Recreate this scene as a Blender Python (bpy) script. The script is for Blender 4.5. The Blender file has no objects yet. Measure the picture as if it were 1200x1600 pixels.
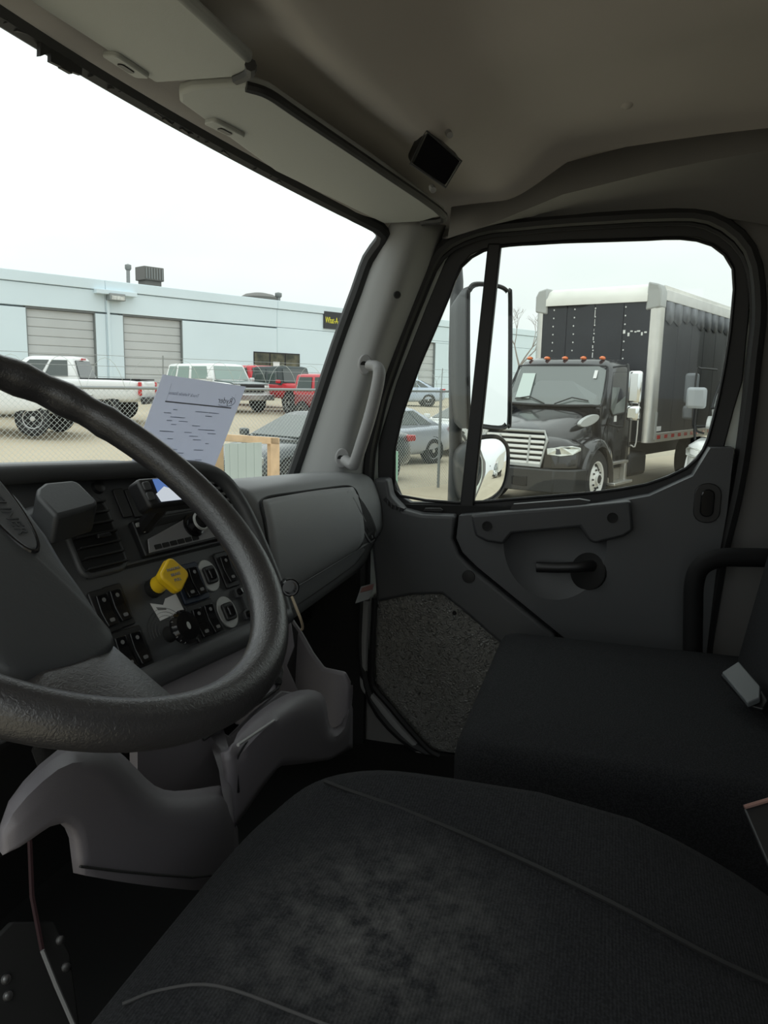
import bpy, bmesh, math, random
from mathutils import Vector as V, Matrix
random.seed(7)
SC = bpy.context.scene
COL = SC.collection

# ------------------------------------------------------------------ camera
CAM = V((-1.0, 0.0, 2.05))
YAW, PIT, ROL = math.radians(74), math.radians(9.46), .02
fw = V((math.sin(YAW)*math.cos(PIT), math.cos(YAW)*math.cos(PIT), -math.sin(PIT)))
r0 = V((math.cos(YAW), -math.sin(YAW), 0)); u0 = r0.cross(fw)
rt = r0*math.cos(ROL) + u0*math.sin(ROL); up = u0*math.cos(ROL) - r0*math.sin(ROL)
cd = bpy.data.cameras.new('camera'); cam = bpy.data.objects.new('camera', cd); COL.objects.link(cam)
cd.sensor_fit = 'VERTICAL'; cd.sensor_height = 36; cd.lens = 27; cd.clip_start = .02; cd.clip_end = 600
cam.matrix_world = Matrix(((rt.x, up.x, -fw.x, CAM.x), (rt.y, up.y, -fw.y, CAM.y), (rt.z, up.z, -fw.z, CAM.z), (0, 0, 0, 1)))
SC.camera = cam

# ------------------------------------------------------------------ overcast sky and exposure
SKY_H, SKY_Z = .96, 2.1
wd = bpy.data.worlds.new('overcast'); SC.world = wd; wd.use_nodes = True
nt = wd.node_tree; nt.nodes.clear()
def wn(t): return nt.nodes.new(t)
wo = wn('ShaderNodeOutputWorld'); bg = wn('ShaderNodeBackground'); tc = wn('ShaderNodeTexCoord')
sp = wn('ShaderNodeSeparateXYZ'); nt.links.new(tc.outputs['Generated'], sp.inputs[0])
mx = wn('ShaderNodeMath'); mx.operation = 'MAXIMUM'; mx.inputs[1].default_value = 0; nt.links.new(sp.outputs['Z'], mx.inputs[0])
mr = wn('ShaderNodeMapRange'); mr.inputs[3].default_value = SKY_H; mr.inputs[4].default_value = SKY_Z; nt.links.new(mx.outputs[0], mr.inputs[0])
ns = wn('ShaderNodeTexNoise'); ns.inputs['Scale'].default_value = 3.0; ns.inputs['Detail'].default_value = 3
mpn = wn('ShaderNodeMapping'); mpn.inputs['Scale'].default_value = (1, 1, 3); nt.links.new(tc.outputs['Generated'], mpn.inputs[0]); nt.links.new(mpn.outputs[0], ns.inputs['Vector'])
cr = wn('ShaderNodeValToRGB'); cr.color_ramp.elements[0].position = .35; cr.color_ramp.elements[0].color = (.88, .945, .935, 1)
cr.color_ramp.elements[1].position = .6; cr.color_ramp.elements[1].color = (.95, 1, .99, 1); nt.links.new(ns.outputs['Fac'], cr.inputs[0])
nt.links.new(cr.outputs[0], bg.inputs['Color']); nt.links.new(mr.outputs[0], bg.inputs['Strength']); nt.links.new(bg.outputs[0], wo.inputs[0])
SC.view_settings.view_transform = 'Standard'; SC.view_settings.look = 'None'
SC.view_settings.gamma = 1; SC.view_settings.use_curve_mapping = False; SC.view_settings.exposure = 0.0

# ------------------------------------------------------------------ helpers
def ray(x, y): return fw + rt*((x-600)/1200) + up*((800-y)/1200)
def onp(x, y, p, n):
    d = ray(x, y); p = V(p); n = V(n); return CAM + d*(n.dot(p-CAM)/n.dot(d))
def proj(p):
    d = V(p)-CAM; z = d.dot(fw); return 600+1200*d.dot(rt)/z, 800-1200*d.dot(up)/z
def onX(x, y, k): return onp(x, y, (k, 0, 0), (1, 0, 0))
def onY(x, y, k): return onp(x, y, (0, k, 0), (0, 1, 0))
def onZ(x, y, k): return onp(x, y, (0, 0, k), (0, 0, 1))
def dep(x, y, d): return CAM + ray(x, y)*d

def mat(name, col, rough=.5, metal=0., bump=None, var=None, spec=.5, coat=0., emit=None, alpha=None):
    m = bpy.data.materials.new(name); m.use_nodes = True
    t = m.node_tree; b = t.nodes['Principled BSDF']
    c = tuple(col) + (1,)
    b.inputs['Base Color'].default_value = c; b.inputs['Roughness'].default_value = rough
    b.inputs['Metallic'].default_value = metal; b.inputs['Specular IOR Level'].default_value = spec
    b.inputs['Coat Weight'].default_value = coat; b.inputs['Coat Roughness'].default_value = .08
    tcn = t.nodes.new('ShaderNodeTexCoord')
    if var:  # (scale, amount[, second colour])
        n = t.nodes.new('ShaderNodeTexNoise'); n.inputs['Scale'].default_value = var[0]; n.inputs['Detail'].default_value = 4
        t.links.new(tcn.outputs['Object'], n.inputs['Vector'])
        r = t.nodes.new('ShaderNodeValToRGB'); r.color_ramp.elements[0].position = .35; r.color_ramp.elements[1].position = .68
        r.color_ramp.elements[0].color = c
        c2 = var[2] if len(var) > 2 else tuple(min(1, x*(1+var[1])) for x in col)
        r.color_ramp.elements[1].color = tuple(c2)+(1,)
        t.links.new(n.outputs['Fac'], r.inputs[0]); t.links.new(r.outputs[0], b.inputs['Base Color'])
    if bump:  # (kind, scale, strength, distance)
        if bump[0] == 'vor':
            n = t.nodes.new('ShaderNodeTexVoronoi'); n.feature = 'DISTANCE_TO_EDGE'; n.inputs['Scale'].default_value = bump[1]; out = n.outputs['Distance']
        else:
            n = t.nodes.new('ShaderNodeTexNoise'); n.inputs['Scale'].default_value = bump[1]; n.inputs['Detail'].default_value = 3; out = n.outputs['Fac']
            if bump[0] == 'crinkle': n.noise_type = 'RIDGED_MULTIFRACTAL'; n.inputs['Detail'].default_value = 4; n.inputs['Distortion'].default_value = .6
            if bump[0] == 'ridge':
                n.inputs['Detail'].default_value = 5; n.inputs['Distortion'].default_value = 1.2
        t.links.new(tcn.outputs['Object'], n.inputs['Vector'])
        bp = t.nodes.new('ShaderNodeBump'); bp.inputs['Strength'].default_value = bump[2]; bp.inputs['Distance'].default_value = bump[3] if len(bump) > 3 else .001
        t.links.new(out, bp.inputs['Height']); t.links.new(bp.outputs[0], b.inputs['Normal'])
    if emit:
        b.inputs['Emission Color'].default_value = tuple(emit[0])+(1,); b.inputs['Emission Strength'].default_value = emit[1]
    return m
def glass(name, tint=(1, 1, 1), refl=.05):
    m = bpy.data.materials.new(name); m.use_nodes = True; t = m.node_tree; t.nodes.clear()
    o = t.nodes.new('ShaderNodeOutputMaterial'); mixn = t.nodes.new('ShaderNodeMixShader'); tr = t.nodes.new('ShaderNodeBsdfTransparent'); gl = t.nodes.new('ShaderNodeBsdfGlossy')
    tr.inputs[0].default_value = tuple(tint)+(1,); gl.inputs['Roughness'].default_value = .02; mixn.inputs[0].default_value = refl
    t.links.new(tr.outputs[0], mixn.inputs[1]); t.links.new(gl.outputs[0], mixn.inputs[2]); t.links.new(mixn.outputs[0], o.inputs[0]); return m

def sheet(name, col, tl=.55):
    m = bpy.data.materials.new(name); m.use_nodes = True; t = m.node_tree; t.nodes.clear()
    o = t.nodes.new('ShaderNodeOutputMaterial'); mixn = t.nodes.new('ShaderNodeMixShader'); d = t.nodes.new('ShaderNodeBsdfDiffuse'); g = t.nodes.new('ShaderNodeBsdfTranslucent')
    for n in (d, g): n.inputs[0].default_value = tuple(col)+(1,)
    mixn.inputs[0].default_value = tl; t.links.new(d.outputs[0], mixn.inputs[1]); t.links.new(g.outputs[0], mixn.inputs[2]); t.links.new(mixn.outputs[0], o.inputs[0]); return m
ROOT = {}
def props(o, label=None, cat=None, group=None, kind=None):
    if label: o['label'] = label
    if cat: o['category'] = cat
    if group: o['group'] = group
    if kind: o['kind'] = kind
    return o
def thing(name, label, cat, loc=(0, 0, 0), group=None):
    o = bpy.data.objects.new(name, None); COL.objects.link(o); o.location = loc; o.empty_display_size = .1
    ROOT[o.name] = V(loc); return props(o, label, cat, group)
def room(name, loc=(0, 0, 0)):
    o = bpy.data.objects.new(name, None); COL.objects.link(o); o.location = loc; ROOT[o.name] = V(loc); o['kind'] = 'structure'; return o
def adopt(o, parent):
    if parent is not None:
        o.parent = parent
        if parent.name in ROOT: o.matrix_parent_inverse = Matrix.Translation(-ROOT[parent.name])
def catmull(P, n=6, closed=False):
    P = [V(p) for p in P]; out = []; N = len(P)
    for i in range(N if closed else N-1):
        a = P[i-1] if (i > 0 or closed) else P[0]*2-P[1]; b = P[i]; c = P[(i+1) % N]
        d = P[(i+2) % N] if (i+2 < N or closed) else c*2-b
        for k in range(n):
            t = k/n; out.append(.5*((2*b)+(c-a)*t+(2*a-5*b+4*c-d)*t*t+(3*b-a-3*c+d)*t**3))
    if not closed: out.append(P[-1])
    return out
def rrect(w, h, r, n=4):
    o = []
    for cx, cy, a0 in ((w/2-r, h/2-r, 0), (-w/2+r, h/2-r, 90), (-w/2+r, -h/2+r, 180), (w/2-r, -h/2+r, 270)):
        for k in range(n+1):
            a = math.radians(a0+90*k/n); o.append((cx+r*math.cos(a), cy+r*math.sin(a)))
    return o
def oval(w, h, n=20): return [(w/2*math.cos(2*math.pi*k/n), h/2*math.sin(2*math.pi*k/n)) for k in range(n)]
class Fr:
    """a local frame: origin and three axes"""
    def __init__(s, o, x, y): s.o = V(o); s.x = V(x).normalized(); s.z = s.x.cross(V(y)).normalized(); s.y = s.z.cross(s.x)
    def __call__(s, a, b, c=0): return s.o+s.x*a+s.y*b+s.z*c
WORLDF = Fr((0, 0, 0), (1, 0, 0), (0, 1, 0))
class MB:
    def __init__(s): s.v = []; s.f = []
    def add(s, vs, fs):
        k = len(s.v); s.v += [V(p) for p in vs]; s.f += [tuple(i+k for i in f) for f in fs]; return s
    def box(s, c, sz, fr=None):
        c = V(c); x, y, z = [q/2 for q in sz]
        P = [(c.x+a*x, c.y+b*y, c.z+d*z) for a in (-1, 1) for b in (-1, 1) for d in (-1, 1)]
        if fr: P = [fr(*p) for p in P]
        return s.add(P, [(0, 1, 3, 2), (4, 6, 7, 5), (0, 4, 5, 1), (2, 3, 7, 6), (0, 2, 6, 4), (1, 5, 7, 3)])
    def loft(s, rings, close=True, caps=True):
        n = len(rings[0]); vs = [p for r in rings for p in r]; fs = []
        for i in range(len(rings)-1):
            for j in range(n if close else n-1):
                k = (j+1) % n; fs.append((i*n+j, i*n+k, (i+1)*n+k, (i+1)*n+j))
        if caps and close: fs.append(tuple(range(n-1, -1, -1))); fs.append(tuple((len(rings)-1)*n+j for j in range(n)))
        return s.add(vs, fs)
    def tube(s, pts, r, n=8, closed=False, caps=True, flat=1.0, ref=None):
        pts = [V(p) for p in pts]; N = len(pts); rings = []; prev = None
        for i, p in enumerate(pts):
            a = pts[(i-1) % N] if (closed or i > 0) else p; b = pts[(i+1) % N] if (closed or i < N-1) else p
            t = (b-a); t = t.normalized() if t.length > 1e-9 else V((0, 0, 1))
            if prev is None:
                q = V(ref) if ref else (V((0, 0, 1)) if abs(t.z) < .9 else V((1, 0, 0)))
                prev = (q-t*q.dot(t)).normalized()
            else: prev = (prev-t*prev.dot(t)).normalized()
            w = t.cross(prev); rr = r[i] if isinstance(r, (list, tuple)) else r
            rings.append([p+prev*rr*math.cos(2*math.pi*k/n)+w*rr*flat*math.sin(2*math.pi*k/n) for k in range(n)])
        if closed: rings.append(rings[0]); return s.loft(rings, True, False)
        return s.loft(rings, True, caps)
    def prism(s, poly, d):
        d = V(d); n = len(poly); P = [V(p) for p in poly]
        return s.add(P+[p+d for p in P], [tuple(range(n-1, -1, -1)), tuple(range(n, 2*n))]+[(i, (i+1) % n, n+(i+1) % n, n+i) for i in range(n)])
    def plate(s, fr, poly, c0, c1):
        return s.prism([fr(a, b, c0) for a, b in poly], fr.z*(c1-c0))
    def ring(s, A, B, d):
        n = len(A); d = V(d); A = [V(p) for p in A]; B = [V(p) for p in B]
        return s.loft([A, B, [p+d for p in B], [p+d for p in A], A], True, False)
    def lathe(s, prof, o, ax, n=20, caps=True):
        ax = V(ax).normalized(); q = V((0, 0, 1)) if abs(ax.z) < .9 else V((1, 0, 0)); x = (q-ax*q.dot(ax)).normalized(); y = ax.cross(x); o = V(o)
        return s.loft([[o+ax*h+(x*math.cos(2*math.pi*k/n)+y*math.sin(2*math.pi*k/n))*r for k in range(n)] for r, h in prof], True, caps)
    def grid(s, fn, nu, nv):
        return s.add([fn(i/nu, j/nv) for i in range(nu+1) for j in range(nv+1)], [(i*(nv+1)+j, (i+1)*(nv+1)+j, (i+1)*(nv+1)+j+1, i*(nv+1)+j+1) for i in range(nu) for j in range(nv)])
    def ball(s, c, r, n=10):
        c = V(c); r = (r, r, r) if not isinstance(r, (tuple, list)) else r
        return s.loft([[c+V((r[0]*math.sin(math.pi*max(.02, min(.98, i/n)))*math.cos(2*math.pi*k/n), r[1]*math.sin(math.pi*max(.02, min(.98, i/n)))*math.sin(2*math.pi*k/n), r[2]*math.cos(math.pi*i/n))) for k in range(n)] for i in range(n+1)])
    def mesh(s, name, smooth=40):
        me = bpy.data.meshes.new(name); me.from_pydata(s.v, [], s.f)
        bm = bmesh.new(); bm.from_mesh(me); bmesh.ops.remove_doubles(bm, verts=bm.verts, dist=1e-6); bmesh.ops.recalc_face_normals(bm, faces=bm.faces); bm.to_mesh(me); bm.free()
        if smooth:
            me.shade_smooth(); me.set_sharp_from_angle(angle=math.radians(smooth))
        return me
    def build(s, name, m, parent=None, smooth=40, bevel=0, seg=2, sub=0, solid=0):
        o = bpy.data.objects.new(name, s.mesh(name, smooth)); COL.objects.link(o); o.data.materials.append(m); adopt(o, parent)
        if solid: q = o.modifiers.new('s', 'SOLIDIFY'); q.thickness = solid; q.offset = 0
        if bevel:
            q = o.modifiers.new('b', 'BEVEL'); q.width = bevel; q.segments = seg; q.limit_method = 'ANGLE'; q.angle_limit = math.radians(35); q.harden_normals = False
        if sub: q = o.modifiers.new('u', 'SUBSURF'); q.levels = sub; q.render_levels = sub
        return o
def wall(o, name=None): o['kind'] = 'structure'; return o
def textmesh(name, body, size, fr, m, parent, ext=.0005, mirror=False, align='CENTER', sx=1., shear=0.):
    cu = bpy.data.curves.new(name, 'FONT'); cu.body = body; cu.size = size; cu.extrude = ext; cu.align_x = align; cu.align_y = 'CENTER'; cu.shear = shear; cu.resolution_u = 2
    t = bpy.data.objects.new('tmp', cu); COL.objects.link(t); bpy.context.view_layer.update()
    me = bpy.data.meshes.new_from_object(t.evaluated_get(bpy.context.evaluated_depsgraph_get())); bpy.data.objects.remove(t)
    for v in me.vertices: v.co = fr((-1 if mirror else 1)*v.co.x*sx, v.co.y, v.co.z)
    me.materials.clear(); me.materials.append(m); me.name = name
    o = bpy.data.objects.new(name, me); COL.objects.link(o); adopt(o, parent); o['kind'] = 'stuff' if False else None; del o['kind']; return o
def cut(o, cutter):
    """subtract cutter mesh from o"""
    c = cutter.build('cutter', o.data.materials[0]); q = o.modifiers.new('x', 'BOOLEAN'); q.operation = 'DIFFERENCE'; q.solver = 'EXACT'; q.object = c
    bpy.context.view_layer.update()
    me = bpy.data.meshes.new_from_object(o.evaluated_get(bpy.context.evaluated_depsgraph_get())); o.modifiers.clear(); o.data = me
    me.shade_smooth(); me.set_sharp_from_angle(angle=math.radians(10)); bpy.data.objects.remove(c); return o
def copy_tree(o, parent=None):
    c = o.copy(); COL.objects.link(c)
    if parent is not None: c.parent = parent
    for k in list(KIDS.get(o.name, o.children)): copy_tree(k, c)
    return c
KIDS = {}

# ------------------------------------------------------------------ materials
M = dict(
 dash=mat('dash_plastic', (.18, .185, .188), .48, bump=('n', 900, .15)), dash_door=mat('dash_lid', (.25, .255, .258), .5, bump=('n', 700, .25)),
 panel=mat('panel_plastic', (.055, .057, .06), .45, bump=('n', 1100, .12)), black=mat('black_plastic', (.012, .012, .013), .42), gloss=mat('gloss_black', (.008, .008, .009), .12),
 deep=mat('deep_black', (.005, .005, .005), .8), soft_black=mat('soft_black', (.006, .006, .0065), .75, spec=.25), rubber=mat('rubber_seal', (.012, .012, .013), .6),
 door=mat('door_plastic', (.066, .068, .072), .5, bump=('n', 800, .2)), doordk=mat('door_dark', (.042, .043, .046), .5, bump=('n', 800, .2)),
 leather=mat('wheel_leather', (.024, .023, .025), .33, bump=('ridge', 340, .6, .0008), spec=.95), pad=mat('wheel_pad', (.032, .034, .036), .5, bump=('ridge', 180, .3, .0006)),
 pillar=mat('pillar_plastic', (.24, .243, .24), .6, bump=('n', 700, .15)), visor=mat('visor_vinyl', (.33, .34, .325), .7, bump=('n', 500, .2)),
 head=mat('headliner', (.46, .43, .40), .9, var=(3, .08), bump=('n', 400, .15)), lower=mat('organizer_plastic', (.118, .109, .120), .5, bump=('n', 900, .15)),
 fabric=mat('bench_fabric', (.018, .0185, .02), .95, var=(240, .6), bump=('n', 900, .6), spec=.2), floorm=mat('floor_rubber', (.012, .012, .012), .8),
 pebble=mat('pebbled_panel', (.16, .16, .15), .3, bump=('crinkle', 140, 1.0, .0065), spec=1., coat=.35),
 paint=mat('cab_paint', (.74, .79, .74), .4), trimgrey=mat('trim_grey', (.25, .25, .25), .5), steel=mat('steel', (.55, .55, .55), .3, 1.0), alum=mat('aluminium', (.62, .61, .58), .38, .85, var=(4, .12)),
 mirror=mat('mirror_glass', (.9, .92, .92), .01, 1.0), yellow=mat('yellow_plastic', (.78, .5, .015), .35), white=mat('white_label', (.75, .75, .75), .6), ring=mat('silver_ring', (.42, .43, .42), .45, .3),
 cable=mat('cable', (.30, .24, .17), .6), screen=mat('screen_lit', (.02, .05, .14), .15, emit=((.16, .3, .72), .55)), print=mat('print_grey', (.16, .16, .16), .6), paper=sheet('paper', (.80, .82, .9)),
 ink=mat('paper_ink', (.2, .21, .25), .8), ink2=sheet('paper_ink_faint', (.56, .58, .66)), glass=glass('clear_glass', (.97, .985, .975), .02), tint=glass('tinted_glass', (.30, .36, .34), .16),
 red=mat('red_lamp', (.5, .02, .02), .2, coat=.5), amber=mat('amber_lamp', (.75, .16, .02), .25, coat=.5), lamp=mat('lamp_lens', (.42, .43, .40), .12, .4, coat=.6, var=(9, .6)),
 tyre=mat('tyre', (.02, .02, .021), .8), wheelw=mat('wheel_white', (.72, .72, .70), .4), rim=mat('alloy', (.5, .5, .5), .35, .7), darkglass=mat('dark_glass', (.05, .065, .06), .06, spec=.8),
 truckblack=mat('truck_black', (.012, .012, .014), .16, coat=.6), boxblack=mat('box_black', (.011, .0125, .016), .45, var=(1.2, .6), bump=('n', 2.5, .25, .03), spec=.35), boxwhite=mat('box_white', (.78, .77, .72), .5, var=(2, -.12)),
 truckwhite=mat('truck_white', (.8, .81, .8), .3, coat=.3), chassis=mat('chassis', (.02, .02, .02), .7), wood=mat('wood', (.56, .40, .25), .7, var=(9, .25)), panelgrey=mat('sheet_panel', (.40, .46, .44), .7, var=(2, .1)),
 wallm=mat('tilt_wall', (.68, .79, .84), .9, var=(.25, -.06)), roller=mat('roller_door', (.47, .49, .49), .7, var=(.6, .1)), signm=mat('sign_board', (.028, .030, .034), .6), signy=mat('sign_yellow', (.80, .74, .05), .6),
 galv=mat('galvanised', (.28, .30, .30), .5, .4), galvl=mat('wire', (.46, .50, .48), .5, .3), roofunit=mat('roof_unit', (.16, .16, .15), .8),
)
# ------------------------------------------------------------------ lot: ground rising away from the cab, in axes along (LP) and across (LQ) the parking rows
LA = math.radians(117)
LP = V((math.sin(LA), math.cos(LA), 0)); LQ = V((-math.cos(LA), math.sin(LA), 0)); LO = V((-1, 0, 0))
def gz(q):
    if q < 14: return 0.
    if q < 25: return .8*(q-14)/11
    if q < 38: return .8+.27*(q-25)/13
    return 1.07
def lot(p, q, z=None): o = LO+LP*p+LQ*q; o.z = gz(q) if z is None else z+gz(q); return o
def ground_mat():
    m = mat('concrete_lot', (.50, .42, .29), .9); t = m.node_tree; b = t.nodes['Principled BSDF']
    tcn = [n for n in t.nodes if n.type == 'TEX_COORD'][0]
    n = t.nodes.new('ShaderNodeTexNoise'); n.inputs['Scale'].default_value = .25; n.inputs['Detail'].default_value = 6; t.links.new(tcn.outputs['Object'], n.inputs['Vector'])
    r = t.nodes.new('ShaderNodeValToRGB'); r.color_ramp.elements[0].position = .3; r.color_ramp.elements[1].position = .7
    r.color_ramp.elements[0].color = (.40, .345, .25, 1); r.color_ramp.elements[1].color = (.47, .405, .30, 1); t.links.new(n.outputs['Fac'], r.inputs[0])
    k = t.nodes.new('ShaderNodeTexBrick'); k.inputs['Scale'].default_value = 1; k.inputs['Brick Width'].default_value = 5; k.inputs['Row Height'].default_value = 4; k.inputs['Mortar Size'].default_value = .012; k.offset = 0
    k.inputs['Color1'].default_value = (1, 1, 1, 1); k.inputs['Color2'].default_value = (.95, .95, .95, 1); k.inputs['Mortar'].default_value = (.6, .5, .45, 1)
    mp = t.nodes.new('ShaderNodeMapping'); mp.inputs['Rotation'].default_value = (0, 0, LA-math.pi/2); t.links.new(tcn.outputs['Object'], mp.inputs[0]); t.links.new(mp.outputs[0], k.inputs['Vector'])
    mm = t.nodes.new('ShaderNodeMix'); mm.data_type = 'RGBA'; mm.blend_type = 'MULTIPLY'; mm.inputs[0].default_value = 1
    t.links.new(r.outputs[0], mm.inputs[6]); t.links.new(k.outputs['Color'], mm.inputs[7]); t.links.new(mm.outputs[2], b.inputs['Base Color']); return m
qs = [-150, -40, 0, 8, 14, 18, 22, 25, 30, 38, 60, 150]; ps = [-150, -60, -20, 0, 20, 40, 60, 100, 200]
g = MB(); g.add([lot(p, q) for p in ps for q in qs], [(i*len(qs)+j, (i+1)*len(qs)+j, (i+1)*len(qs)+j+1, i*len(qs)+j+1) for i in range(len(ps)-1) for j in range(len(qs)-1)])
wall(g.build('ground', ground_mat(), smooth=0))

# ------------------------------------------------------------------ cab shell
def radial(poly, c, n=96):
    out = []
    for k in range(n):
        a = 2*math.pi*k/n; dx, dy = math.cos(a), math.sin(a); best = None
        for i in range(len(poly)):
            x1, y1 = poly[i][0]-c[0], poly[i][1]-c[1]; x2, y2 = poly[(i+1) % len(poly)][0]-c[0], poly[(i+1) % len(poly)][1]-c[1]
            den = dx*(y2-y1)-dy*(x2-x1)
            if abs(den) < 1e-12: continue
            t = (x1*(y2-y1)-y1*(x2-x1))/den; s = (x1*dy-y1*dx)/den
            if t > 0 and -1e-9 <= s <= 1+1e-9 and (best is None or t > best): best = t
        out.append((c[0]+dx*best, c[1]+dy*best))
    return out
def yz(pts, X): return [(p.y, p.z) for p in (onX(a, b, X) for a, b in pts)]
DC = (.13, 1.80)
W_px = [(578, 700), (600, 607), (640, 497), (682, 400), (705, 374), (760, 357), (900, 344), (1040, 337), (1110, 342), (1156, 366), (1181, 410), (1186, 470), (1178, 560), (1168, 657), (1152, 760), (1125, 870), (1100, 1020)]
Wp = yz(W_px, .92)+[(-.30, 1.2), (-.28, 1.06), (.36, 1.06)]+yz([(655, 1176), (592, 1103), (566, 1062), (568, 940), (570, 800)], .92)
B_px = [(592, 690), (622, 592), (670, 470), (703, 392), (730, 372), (780, 360), (900, 353), (1040, 346), (1105, 352), (1150, 380), (1172, 430), (1171, 480), (1160, 596), (1147, 639), (1133, 692), (1120, 760), (1050, 800), (900, 812), (800, 815), (650, 815), (606, 800), (592, 765), (591, 730)]
G_px = [(616, 751), (616, 703), (629, 644), (656, 569), (688, 495), (720, 417), (737, 398), (760, 389), (784, 383), (880, 377), (1072, 371), (1099, 374), (1131, 391), (1147, 420), (1148, 457), (1141, 527), (1125, 617), (1104, 697), (1072, 732), (1013, 756), (933, 769), (784, 781), (715, 785), (645, 786), (627, 777)]
OUT = [(-.64, 1.0), (-.64, 2.62), (.40, 2.60), (.50, 2.46), (.64, 2.1), (.72, 1.8), (.80, 1.6), (.80, 1.0)]
N = 120
Wr = radial(Wp, DC, N); Br = radial(yz(B_px, .94), DC, N); Gr = radial(yz(G_px, .945), DC, N); Or = radial(OUT, DC, N)
def at_x(l, X): return [V((X, y, z)) for y, z in l]
wallm_in = mat('side_panel', (.16, .155, .15), .7, bump=('n', 500, .2))
wall(MB().ring(at_x(Or, .925), at_x(Wr, .925), (.05, 0, 0)).build('wall_right', wallm_in, bevel=.004))
seal = MB().tube(catmull(at_x(Wr[::3], .905), 3, True), .015, 8, True).build('trim_1', M['rubber']); wall(seal)
seal2 = MB().tube(catmull(at_x([(DC[0]+(y-DC[0])*.975, DC[1]+(z-DC[1])*.975) for y, z in Wr][::3], .917), 3, True), .007, 6, True).build('trim_2', M['rubber']); wall(seal2)
ft = MB().box((-.02, .19, 1.06), (1.92, 1.68, .02)).build('floor', M['floorm']); wall(ft)
wall(MB().box((-.02, 1.02, 1.38), (1.9, .03, .66)).build('wall_front', M['deep']))
wall(MB().box((.905, .80, 1.34), (.02, .42, .54)).build('footwell_liner', M['deep']))  # black footwell liner, added to darken the side wall below the dash
wall(MB().box((-.02, -.635, 1.86), (1.9, .03, 1.62)).build('wall_back', wallm_in))
wall(MB().box((-.955, -.50, 1.86), (.04, .24, 1.62)).build('wall_left', wallm_in))
# headliner
def Ye(x): return .757-.33*x*x
def Ze(x): return 2.50-.13*x*x
def sm(a, b, t): t = max(0, min(1, (t-a)/(b-a))); return t*t*(3-2*t)
def roof(x, y):
    ye, ze = Ye(x), Ze(x); d = ye-y
    z = ze+.042*sm(0, .05, d)+.006*sm(.05, .25, d)
    fd = 1-sm(.45, .65, abs(x)); z -= .032*sm(.245, .33, d)*fd; z += .0
    side = sm(.60, .93, abs(x)); zb = 2.61+.075*(1-sm(.22, .50, abs(x)))-.055*sm(.50, .82, abs(x))-.045*sm(.80, .93, abs(x))+(.05*sm(.3, -.3, y))*(1-sm(.7, .93, abs(x)))
    k = sm(.345-.06*(1-fd), .46, d); return z*(1-k)+zb*k if d > 0 else ze
def headfn(u, v):
    x = -.96+1.89*u; ye = Ye(x); y = ye+.0-(ye+.63)*v**1.15; return V((x, y, roof(x, y)))
wall(MB().grid(headfn, 70, 70).build('ceiling', M['head'], smooth=60, solid=.01))
# windshield rubber along the header and its glass
hx = [-.9+1.69*k/40 for k in range(41)]
edge = [V((x, Ye(x)+.004, Ze(x)-.004)) for x in hx]
pill_l = [onX(a, b, .84) for a, b in ((579, 378), (581, 400), (563, 455), (532, 540), (492, 660), (458, 757))]
glassedge = edge+[pill_l[0], pill_l[1]]
rub = MB().tube(catmull([p+V((0, .004, .004)) for p in edge[:-1]]+[V((.815, .535, 2.40))]+[onX(a, b, .845) for a, b in ((576, 405), (558, 455), (527, 540), (487, 660), (453, 757))], 3), .017, 8).build('trim_3', M['rubber']); wall(rub)
def wsg(u, v):
    x = -.9+1.74*u; a = V((x, Ye(x)+.012, Ze(x)+.01)); b = V((x, 1.08-.46*x*x, 1.79)); return a+(b-a)*v
wall(MB().grid(wsg, 16, 2).build('window_1', glass('windshield_glass', (.965, .985, .975), .015)))
# ragged butyl strip under the header
rg = MB(); random.seed(3)
for k in range(44):
    x = -.35+.95*k/44; h = .014+.016*random.random()+(.022 if 12 < k < 17 else 0)
    rg.prism([V((x, Ye(x)-.006, Ze(x)+.012)), V((x+.0225, Ye(x+.0225)-.006, Ze(x+.0225)+.012)), V((x+.0225, Ye(x)-.002, Ze(x)-.002-h*.6*random.random())), V((x, Ye(x)-.002, Ze(x)-h*.6))], (0, .006, 0))
wall(rg.build('trim_4', M['rubber'], smooth=0))
# A-pillar trim
pl = [[(588, 366), (585, 398), (564, 455), (532, 540), (492, 660), (459, 762)], [(612, 340), (606, 400), (588, 455), (560, 540), (522, 660), (492, 770)], [(655, 345), (640, 400), (620, 460), (590, 545), (552, 665), (530, 775)], [(696, 352), (676, 410), (650, 474), (610, 575), (578, 670), (566, 790)]]
px_x = (.845, .815, .815, .905)
cols = [catmull([onX(a, b, X) for a, b in col], 5) for col, X in zip(pl, px_x)]
rows = [catmull([c[i] for c in cols], 5) for i in range(len(cols[0]))]
ap = MB().loft(rows, False, False).build('trim_5', M['pillar'], smooth=60, solid=.004); wall(ap)
holes = MB()
for a, b in ((620, 461),):
    c = onX(a, b, .812); holes.lathe([(.009, 0), (.007, .004), (.001, .004)], c+V((-.004, -.002, 0)), (-1, -.4, 0), 14)
holes.build('screw_hole', M['deep'], ap)
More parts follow.
